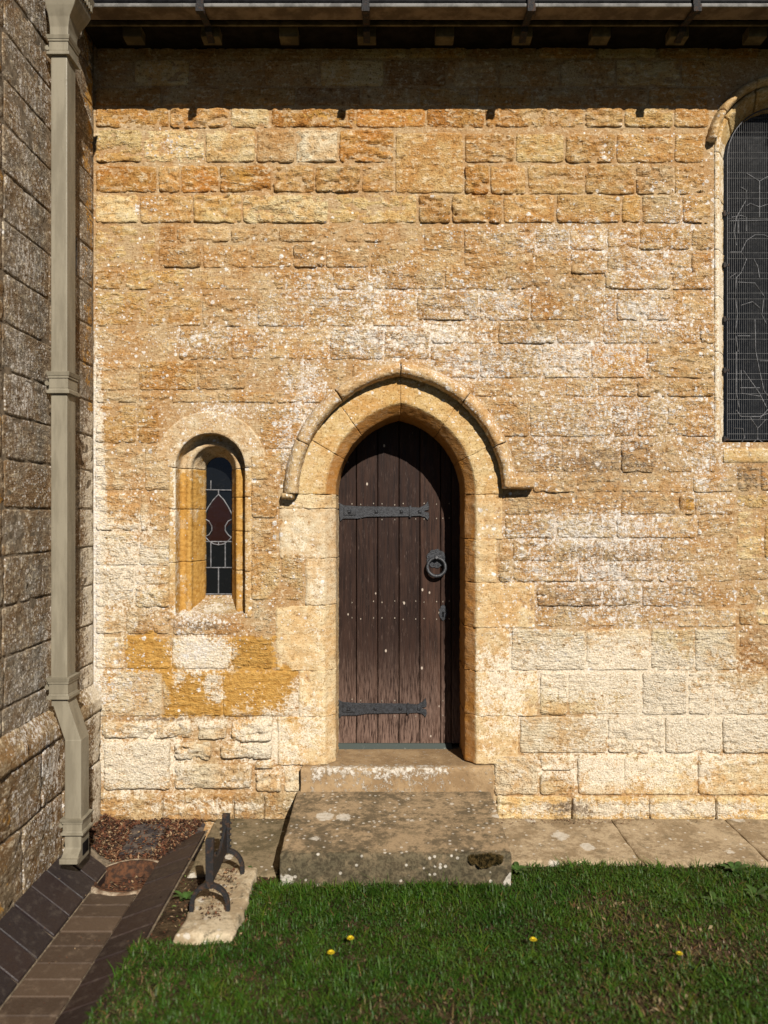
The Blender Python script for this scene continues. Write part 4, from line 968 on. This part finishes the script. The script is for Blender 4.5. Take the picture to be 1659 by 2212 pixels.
# apron: dished concrete round the gully, rising to the wall
GX, GYc, GR = -1.205, -.515, .150
NA, NRr = 64, 10; V = []; F = []
def rect_hit(a_):
    dx, dy = math.cos(a_), math.sin(a_); t_ = 9
    for lim, d__ , c_ in ((xcl - .12, dx, GX), (xcr + .16, dx, GX), (-.668, dy, GYc), (-.012, dy, GYc)):
        if abs(d__) > 1e-6:
            q_ = (lim - c_) / d__
            if q_ > 0: t_ = min(t_, q_)
    return t_
for i in range(NA):
    a_ = 2 * math.pi * i / NA; rm = rect_hit(a_)
    for j in range(NRr + 1):
        r_ = GR + (rm - GR) * j / NRr; x, y = GX + r_ * math.cos(a_), GYc + r_ * math.sin(a_)
        back = max(0, (y + .36) / .35)
        side_l = max(0, (xcl - x) / (xcl - xwl)); side_r = max(0, (x - xcr) / (xgr - xcr))
        z = zc - .012 + max(.075 * back ** 1.2, side_l * (zw - zc) - .015 * (side_l > 0), side_r * (zg - zc) - .012 * (side_r > 0)) + .008 * (j == 0)
        V.append((x, y, z))
    
for i in range(NA):
    i2 = (i + 1) % NA
    for j in range(NRr): F.append([i * (NRr + 1) + j, i * (NRr + 1) + j + 1, i2 * (NRr + 1) + j + 1, i2 * (NRr + 1) + j])
M['concrete'] = simple('gully_concrete', (.38, .31, .22), .95, .1, .6, 22, .6, .006, col2=(.14, .09, .055))
M['apron'] = simple('stained_apron', (.11, .085, .065), .9, .15, .5, 22, .6, .006, col2=(.035, .03, .03))
mesh_obj('apron', V, F, M['apron'], ch, True)
gy_ = empty('drain_gully', (GX, GYc, zc)); tag(gy_, 'round rusty drain gully at the foot of the downpipe', 'drain')
M['rust'] = simple('rusty_cast_iron', (.11, .048, .022), .85, .2, .6, 35, .8, .006, col2=(.035, .02, .013))
rs = []
for r_, z in ((GR + .012, zc - .02), (GR + .010, zc + .004), (GR - .004, zc + .004), (GR - .010, zc - .050), (GR - .026, zc - .058), (GR - .026, zc - .09)):
    rs.append([(GX + r_ * math.cos(2 * math.pi * i / 40), GYc + r_ * math.sin(2 * math.pi * i / 40), z) for i in range(40)])
MB().rings(rs, cap=False).build('rim', M['rust'], gy_, smooth=True)
rs = []
for r_, z in ((GR + .040, zc - .03), (GR + .034, zc + .000), (GR + .026, zc + .004), (GR + .014, zc + .004), (GR + .009, zc - .001)):
    rs.append([(GX + (r_ + .004 * math.sin(5.3 * i)) * math.cos(2 * math.pi * i / 40), GYc + r_ * math.sin(2 * math.pi * i / 40), z) for i in range(40)])
MB().rings(rs, cap=False).build('cement_collar', M['concrete'], gy_, smooth=True)
for k in range(-4, 5):
    y = GYc + k * .028; hw_ = math.sqrt(max(0, (GR - .012) ** 2 - (k * .028) ** 2))
    MB().box(GX - hw_, GX + hw_, y - .007, y + .007, zc - .075, zc - .060).build('grate_bar', M['rust'], gy_, bevel=.002, seg=1)
MB().rings([[(GX + (GR - .02) * math.cos(2 * math.pi * i / 30), GYc + (GR - .02) * math.sin(2 * math.pi * i / 30), z) for i in range(30)] for z in (zc - .13, zc - .085)]).build('sump', M['soil'], gy_)

# ------------------------------------------------------------------ boot scraper
bs = empty('boot_scraper', (-.70, -.85, 0)); tag(bs, 'black iron boot scraper set in a pale pitted stone block', 'boot scraper')
slab_mesh('stone_base', -.805, -.585, -1.17, -.60, .022, .018, -.08, M['rubble_base'], bs, amp=.012, edge=.016, seed=9, wob=.016, step=.015, jag=.012)
SXc = -.716; YF, YR = -.990, -.665
for yy, htop in ((YF, .318), (YR, .292)):
    pts = []
    R_ = .074
    for i in range(15):
        a_ = math.pi * i / 14; pts.append((SXc + R_ * math.cos(a_), yy, .045 + (R_ + .008) * math.sin(a_)))
    pts = [(SXc + R_, yy, .0)] + pts + [(SXc - R_, yy, .0)]
    rs = []
    for i, p in enumerate(pts):
        p = Vector(p); tdir = (Vector(pts[min(i + 1, len(pts) - 1)]) - Vector(pts[max(i - 1, 0)])).normalized(); nn = Vector((tdir.z, 0, -tdir.x))
        rs.append([p + nn * s1 * .009 + Vector((0, s2 * .011, 0)) for s1, s2 in ((-1, -1), (1, -1), (1, 1), (-1, 1))])
    MB().rings(rs).build('arched_foot', M['rustiron'], bs, bevel=.003)
    MB().rings([[(SXc + sx_ * w_, yy + sy_ * .013, z) for sx_, sy_ in ((-1, -1), (1, -1), (1, 1), (-1, 1))] for z, w_ in ((.115, .014), (.16, .016), (.25, .0165), (htop, .017))]).build('post', M['rustiron'], bs, bevel=.004)
top = []
for i in range(17):
    t_ = i / 16; y = YF + .012 + (YR - YF - .024) * t_
    z = .235 - .055 * math.sin(math.pi * t_) ** 1.5 + .012 * t_ ; top.append((y, z))
bl = [(YF + .012, .125)] + top + [(YR - .012, .118)] + [(YR - .012 + (YF - YR + .024) * t_, .118 + .004 * math.sin(9 * t_)) for t_ in (.25, .5, .75)]
n_ = len(bl); v = [(SXc - .006, p[0], p[1]) for p in bl] + [(SXc + .006, p[0], p[1]) for p in bl]
MB().add(v, [list(range(n_)), list(range(2 * n_ - 1, n_ - 1, -1))] + [(i, i + n_, (i + 1) % n_ + n_, (i + 1) % n_) for i in range(n_)]).build('blade', M['rustiron'], bs, bevel=.0015, seg=1)
for yy in (YR,):
    for k in range(5):
        z = .15 + k * .026
        for s_ in (-1, 1):
            MB().tube([(SXc + s_ * .017, yy - .010, z), (SXc + s_ * .026, yy - .010, z)], [.008, .005], 8).build('stud', M['rustiron'], bs)

# ------------------------------------------------------------------ ground, lawn
gd = MB().add([(-200, -200, -.14), (200, -200, -.14), (200, 200, -.14), (-200, 200, -.14)], [(0, 1, 2, 3)]).build('ground', M['ground']); tag(gd, kind='structure')
def lawn_z(x, y):
    p = np.stack([x, y, x * 0], 1)
    return -.022 + .012 * fbm(p, 3, 3) + .010 * np.clip((-y - .6), 0, 1)
def dry(x, y):
    p = np.stack([x, y, x * 0], 1)
    d = .5 + .55 * fbm(p, 3.2, 3)
    d = d + .5 * np.exp(-(((x - 1.15) / .34) ** 2 + ((y + 1.15) / .25) ** 2)) + .25 * np.exp(-(((x - .9) / .22) ** 2 + ((y + .85) / .12) ** 2)) + .2 * np.exp(-(((x - .2) / .3) ** 2 + ((y + 1.55) / .15) ** 2)) - .25 * np.exp(-(((x + .1) / .35) ** 2 + ((y + .95) / .25) ** 2))
    return np.clip(d, 0, 1.2)
xs = np.arange(-.955, 5.2, .05); ys = np.arange(-6.0, -.40, .05)
g1, g2 = np.meshgrid(xs, ys, indexing='ij'); a_, b_ = g1.ravel(), g2.ravel(); zz = lawn_z(a_, b_)
idx = np.arange(len(a_)).reshape(g1.shape); F = np.stack([idx[:-1, :-1], idx[1:, :-1], idx[1:, 1:], idx[:-1, 1:]], -1).reshape(-1, 4).tolist()
lw_ = mesh_obj('lawn_soil', np.stack([a_, b_, zz], 1), F, M['soil'], None, True); tag(lw_, kind='structure')

def scatter_cards(name, mat, V, F, Cc):
    me = bpy.data.meshes.new(name); me.from_pydata(V.tolist(), [], F); 
    at = me.attributes.new('col', 'FLOAT_COLOR', 'POINT'); at.data.foreach_set('color', np.concatenate([Cc, np.ones((len(Cc), 1))], 1).astype(np.float32).ravel())
    me.polygons.foreach_set('use_smooth', np.ones(len(me.polygons), bool)); me.materials.append(mat); me.update()
    o = bpy.data.objects.new(name, me); link(o); return o
def blades(N):
    x = RNG.uniform(-.97, 3.2, N); y = RNG.uniform(-2.9, -.44, N)
    p = np.stack([x, y, x * 0], 1)
    edge = np.where(x > .575, -.505 - .015 * x + .03 * fbm(p, 9, 2), np.where(x > -.48, -.715 + .02 * fbm(p, 9, 2), np.where(x > -.585, -.70, -1.16)))
    keep = y < edge
    left = -.955 + .04 * fbm(p + 8, 6, 2) - .1 * np.clip((-y - 1.2), 0, 1); keep &= x > left
    keep &= ~((x > -.80) & (x < -.585) & (y > -1.165) & (y < -.6))
    keep &= ~((x < -.585) & (y > -1.08 + .06 * fbm(p, 12, 2)))
    far = np.clip((-y - 1.9) / 1.0, 0, 1); keep &= RNG.random(N) > far * .6
    d = dry(x, y); keep &= RNG.random(N) > np.clip(d - .58, 0, 1) * 1.6
    x, y, d = x[keep], y[keep], d[keep]; n = len(x)
    lush = np.exp(-np.abs(y - np.where(x > .575, -.53, -.74)) / .08)
    clump = .5 + .5 * fbm(np.stack([x, y, x * 0], 1), 14, 2)
    Lg = RNG.uniform(.014, .038, n) * (.45 + 1.25 * np.clip(clump, 0, 1) ** 1.3) * (1 + .8 * lush); wd = RNG.uniform(.0013, .0030, n)
    tall = RNG.random(n) < .035; Lg = np.where(tall, Lg * 1.7 + .012, Lg); wd = np.where(tall, wd * .7, wd)
    ang = RNG.uniform(0, 2 * math.pi, n); lean = RNG.uniform(.5, 2.0, n)
    dx, dy = np.cos(ang), np.sin(ang); sx_, sy_ = -dy, dx
    z0 = lawn_z(x, y) - .002
    rows_ = []
    for t_, wf in ((0, 1), (.5, .85), (1, .08)):
        h = Lg * (t_ - .26 * lean * t_ * t_) * .9; o_ = Lg * lean * .6 * t_ ** 1.5
        cx_, cy_ = x + dx * o_, y + dy * o_
        rows_.append(np.stack([cx_ - sx_ * wd * wf, cy_ - sy_ * wd * wf, z0 + h], 1)); rows_.append(np.stack([cx_ + sx_ * wd * wf, cy_ + sy_ * wd * wf, z0 + h], 1))
    V = np.stack(rows_, 1).reshape(-1, 3)
    b0 = np.arange(n) * 6
    F = np.concatenate([np.stack([b0, b0 + 1, b0 + 3, b0 + 2], 1), np.stack([b0 + 2, b0 + 3, b0 + 5, b0 + 4], 1)]).tolist()
    dryb = RNG.random(n) < np.clip(.015 + (d - .55) * .95, .015, .65)
    yl = np.clip(.5 + .6 * fbm(np.stack([x, y, x * 0 + 3], 1), 4, 2), 0, 1)[:, None]
    g = np.stack([RNG.uniform(.010, .028, n), RNG.uniform(.048, .085, n), RNG.uniform(.003, .008, n)], 1) * (1 - yl) + yl * np.stack([RNG.uniform(.030, .062, n), RNG.uniform(.080, .130, n), RNG.uniform(.005, .011, n)], 1)
    s = np.stack([RNG.uniform(.12, .21, n), RNG.uniform(.09, .15, n), RNG.uniform(.035, .06, n)], 1)
    g = g * (.65 + .5 * np.clip(clump, 0, 1))[:, None] * np.array([1.4, 1.2, 1.2])
    g = np.where(tall[:, None], g * np.array([1.7, 1.35, 1.3]), g)
    c = np.where(dryb[:, None], s, g)
    return V, F, np.repeat(c, 6, 0)
V, F, Cc = blades(240000)
tag(scatter_cards('grass', M['grass'], V, F, Cc), 'short dark green lawn grass with thin straw-coloured patches', 'grass', kind='stuff')

# clover and small round leaves in the turf
def leaf_litter(name, N, xr, yr, zf, size, cols, keepf=None, up=.35):
    x = RNG.uniform(*xr, N); y = RNG.uniform(*yr, N)
    if keepf is not None: k_ = keepf(x, y); x, y = x[k_], y[k_]
    n = len(x); z = zf(x, y)
    a_ = RNG.uniform(0, 2 * math.pi, n); s = RNG.uniform(*size, n); w_ = s * RNG.uniform(.3, .7, n)
    t1 = RNG.normal(0, up, n); t2 = RNG.normal(0, up, n)
    u = np.stack([np.cos(a_), np.sin(a_), t1], 1) * s[:, None]; v = np.stack([-np.sin(a_), np.cos(a_), t2], 1) * w_[:, None]
    c = np.stack([x, y, z + np.abs(t1) * s], 1); curl = np.array([0, 0, 1.0]) * (w_ * .35)[:, None]
    V = np.stack([c - u, c - v * .8 + curl, c + u, c + v * .8 + curl, c], 1).reshape(-1, 3)
    b0 = np.arange(n) * 5
    F = np.concatenate([np.stack([b0, b0 + 1, b0 + 4], 1), np.stack([b0 + 1, b0 + 2, b0 + 4], 1), np.stack([b0 + 2, b0 + 3, b0 + 4], 1), np.stack([b0 + 3, b0, b0 + 4], 1)]).tolist()
    pal = np.array(cols)[RNG.integers(0, len(cols), n)] * RNG.uniform(.7, 1.25, (n, 1))
    return scatter_cards(name, M['litter'], V, F, np.repeat(pal, 5, 0))
def apron_z(x, y):
    back = np.maximum(0, (y + .36) / .35); sl_ = np.maximum(0, (xcl - x) / (xcl - xwl)); sr_ = np.maximum(0, (x - xcr) / (xgr - xcr))
    return zc - .008 + np.maximum(.075 * back ** 1.2, np.maximum(sl_ * (zw - zc), sr_ * (zg - zc))) 
def lawn_keep(x, y):
    p = np.stack([x, y, x * 0], 1)
    e = np.where(x > .575, -.53, np.where(x > -.48, -.74, np.where(x > -.585, -.72, -1.2)))
    return (y < e) & (fbm(p + 60, 5, 3) > .12)
tag(leaf_litter('clover', 26000, (-.93, 2.6), (-2.2, -.5), lambda x, y: lawn_z(x, y) + RNG.uniform(.004, .024, len(x)), (.0035, .0075), [(.025, .062, .010), (.036, .08, .014), (.05, .088, .018)], lawn_keep, .45), 'patches of small round clover leaves scattered through the lawn', 'clover', kind='stuff')
tag(leaf_litter('dead_thatch', 6000, (-.93, 2.6), (-2.2, -.5), lambda x, y: lawn_z(x, y) + RNG.uniform(.001, .008, len(x)), (.004, .014), [(.16, .115, .055), (.12, .08, .04), (.20, .15, .08)], lambda x, y: lawn_keep(x, y - .0) & False | ((y < np.where(x > .575, -.53, np.where(x > -.48, -.74, -1.2))) & (RNG.random(len(x)) < np.clip((dry(x, y) - .62) * 2, .01, 1))), .3), 'straw-coloured dead thatch in the worn patches of lawn', 'thatch', kind='stuff')
BR = [(.085, .030, .014), (.05, .022, .012), (.115, .045, .02), (.17, .085, .04), (.03, .016, .010), (.10, .035, .016), (.26, .18, .10)]
def apk(x, y):
    p = np.stack([x, y, x * 0], 1); bare = ((x > -1.33) & (x < -1.16) & (y > -.30) & (y < -.05))
    return (y > -.36 + .05 * fbm(p, 9, 2)) & (x < -.97 - .3 * np.clip(-y - .05, 0, 1)) & (~bare | (RNG.random(len(x)) < .12))
tag(leaf_litter('leaf_litter', 9000, (-1.50, -.93), (-.40, -.015), apron_z, (.004, .013), BR, apk), 'rust-brown litter of dead leaves in the corner behind the drain', 'leaf litter', kind='stuff')
tag(leaf_litter('gully_litter', 260, (-1.35, -1.06), (-.66, -.37), lambda x, y: x * 0 + zc - .062, (.005, .016), BR, lambda x, y: np.hypot(x - GX, y - GYc) < GR - .018), 'brown leaf debris caught in the round gully', 'leaf litter', kind='stuff')
tag(leaf_litter('wall_foot_litter', 900, (.62, 2.4), (-.10, -.03), lambda x, y: x * 0 + .014, (.002, .008), BR, lambda x, y: RNG.random(len(x)) < np.exp(-((x - 1.0) / .22) ** 2) + .06), 'brown crumbs and dead leaves along the foot of the right wall', 'leaf litter', kind='stuff')
tag(leaf_litter('slab_litter', 500, (-.93, -.49), (-.62, -.02), lambda x, y: x * 0 + .012, (.002, .006), BR, lambda x, y: RNG.random(len(x)) < np.exp((y + .02) / .06) + .08 + .5 * np.exp((x + .49) / .03)), 'small crumbs of dead leaf on the paving left of the doorstep', 'leaf litter', kind='stuff')
tag(leaf_litter('soil_litter', 700, (-.96, -.47), (-1.2, -.60), lambda x, y: lawn_z(x, y) + .002, (.003, .011), BR + [(.30, .22, .12), (.12, .16, .04)], lambda x, y: ~((x > -.80) & (x < -.59))), 'dead leaves and stalks on bare soil beside the boot scraper', 'leaf litter', kind='stuff')

tag(leaf_litter('block_litter', 500, (-.77, -.63), (-1.08, -.63), lambda x, y: x * 0 + .030, (.002, .009), BR + [(.20, .11, .05), (.06, .04, .02)], lambda x, y: RNG.random(len(x)) < np.exp(-((x + .70) / .05) ** 2)), 'brown crumbs of soil and leaf on the boot scraper block', 'leaf litter', kind='stuff')
tag(leaf_litter('channel_litter', 600, (-1.50, -.95), (-2.6, -.67), lambda x, y: apron_z(x, y) + .008, (.002, .006), BR, lambda x, y: RNG.random(len(x)) < .25 + .6 * np.exp(-((x + 1.113) / .02) ** 2)), 'scattered brown leaf crumbs along the brick drain channel', 'leaf litter', kind='stuff')
# ------------------------------------------------------------------ weeds, moss, dandelions
def at_ground(px, py, z=0.0):
    dep = (EYE - z) * FD / (py - 1106); return (px - 829.5) * dep / FD, dep + CAMY
def weed(name, px, py, label, nl, ln, wd, lift, group=None, z=-.02):
    x0, y0 = at_ground(px, py, 0); o = empty(name, (x0, y0, z)); tag(o, label, 'plant', group)
    for k in range(nl):
        a_ = 2 * math.pi * k / nl + random.uniform(-.3, .3); L = ln * random.uniform(.6, 1.1); li = lift * random.uniform(.6, 1.3)
        u = Vector((math.cos(a_), math.sin(a_), 0)); s = Vector((-u.y, u.x, 0)); rs = []
        for i in range(6):
            t_ = i / 5; w_ = wd * (math.sin(math.pi * (.08 + .92 * t_) ** 1.1) + .12) * (1 if t_ < 1 else .25)
            c_ = Vector((x0, y0, z)) + u * L * t_ + Vector((0, 0, L * li * (t_ - .55 * t_ * t_)))
            rs.append((c_ - s * w_ + Vector((0, 0, w_ * .3)), c_, c_ + s * w_ + Vector((0, 0, w_ * .3))))
        V = [p for r_ in rs for p in r_]; F = []
        for i in range(5):
            for j in (0, 1): F.append((i * 3 + j, i * 3 + j + 1, i * 3 + j + 4, i * 3 + j + 3))
        mesh_obj('leaf', [tuple(p) for p in V], F, M['weed'], o, True)
weed('broadleaf_weed', 1118, 1872, 'bright green leafy weed at the right front corner of the doorstep', 9, .065, .011, .75)
weed('broadleaf_weed', 1590, 1876, 'bushy green weed at the paving edge by the right border', 13, .075, .011, .9)
weed('broadleaf_weed', 1632, 1925, 'dark weed in the grass at the far right border', 12, .075, .010, .8)
weed('broadleaf_weed', 538, 1880, 'small weed at the rear of the boot scraper block', 7, .05, .011, .6)
weed('broadleaf_weed', 400, 1935, 'pale sprouting weed left of the boot scraper', 9, .055, .009, 1.1)
weed('broadleaf_weed', 1545, 1938, 'small yellowish-green rosette in the grass on the right', 8, .06, .012, .5)
def dandelion(px, py, label, s=1.0):
    x0, y0 = at_ground(px, py, .03); o = empty('dandelion', (x0, y0, -.02)); tag(o, label, 'flower', 'yellow flowers in the lawn')
    MB().tube([(x0, y0, -.02), (x0 + .003, y0 + .002, .01), (x0, y0, .028)], .0014, 5).build('stem', M['stem'], o)
    m = MB()
    for ring_, (n_, L, li) in enumerate(((14, .013, .25), (11, .010, .65), (7, .006, 1.3))):
        for k in range(n_):
            a_ = 2 * math.pi * (k + .5 * ring_) / n_; u = Vector((math.cos(a_), math.sin(a_), 0)); s_ = Vector((-u.y, u.x, 0)) * .0019 * s
            b_ = Vector((x0, y0, .028)); e_ = b_ + u * L * s + Vector((0, 0, L * li * s)); mI = (b_ + e_) / 2 + Vector((0, 0, .001))
            m.add([b_ - s_ * .4, mI - s_, e_ - s_ * .7, e_ + s_ * .7, mI + s_, b_ + s_ * .4], [(0, 1, 4, 5), (1, 2, 3, 4)])
    m.build('flower_head', M['petal'], o)
dandelion(757, 2027, 'upper of the two yellow dandelions left of centre in the lawn', 1.1); dandelion(715, 2058, 'lower of the two yellow dandelions left of centre in the lawn', 1.1)
dandelion(1152, 2030, 'yellow dandelion in the lawn below the right end of the doorstep', 1.1); dandelion(1468, 2060, 'rightmost yellow dandelion in the lawn', .95)
def moss(name, blobs_, N, label):
    V = []; F = []
    for k in range(N):
        cx_, cy_, cz_, sx_, sy_, sz_ = random.choice(blobs_)
        a_ = random.uniform(0, 2 * math.pi); r_ = math.sqrt(random.random()); x = cx_ + sx_ * r_ * math.cos(a_); y = cy_ + sy_ * r_ * math.sin(a_)
        zb_ = cz_ - max(0, -.712 - y) * 1.6
        h = sz_ * (1 - r_ * r_) * random.uniform(.4, 1.2) + .004; b_ = random.uniform(0, 6.28); w_ = .0028
        n_ = len(V); u = (math.cos(b_) * w_, math.sin(b_) * w_)
        V += [(x - u[0], y - u[1], zb_ - .012), (x + u[0], y + u[1], zb_ - .012), (x + random.uniform(-.012, .012), y + random.uniform(-.014, .006), zb_ + h)]; F.append((n_, n_ + 1, n_ + 2))
    o = mesh_obj(name, V, F, M['moss']); tag(o, label, 'moss'); return o
moss('moss_clump', [(.47, -.712, .122, .034, .014, .014), (.505, -.714, .120, .026, .012, .011), (.435, -.717, .120, .024, .016, .013), (.455, -.722, .116, .030, .008, .009), (.40, -.716, .122, .018, .010, .007)], 2600, 'brown moss tuft on the front right edge of the doorstep slab')
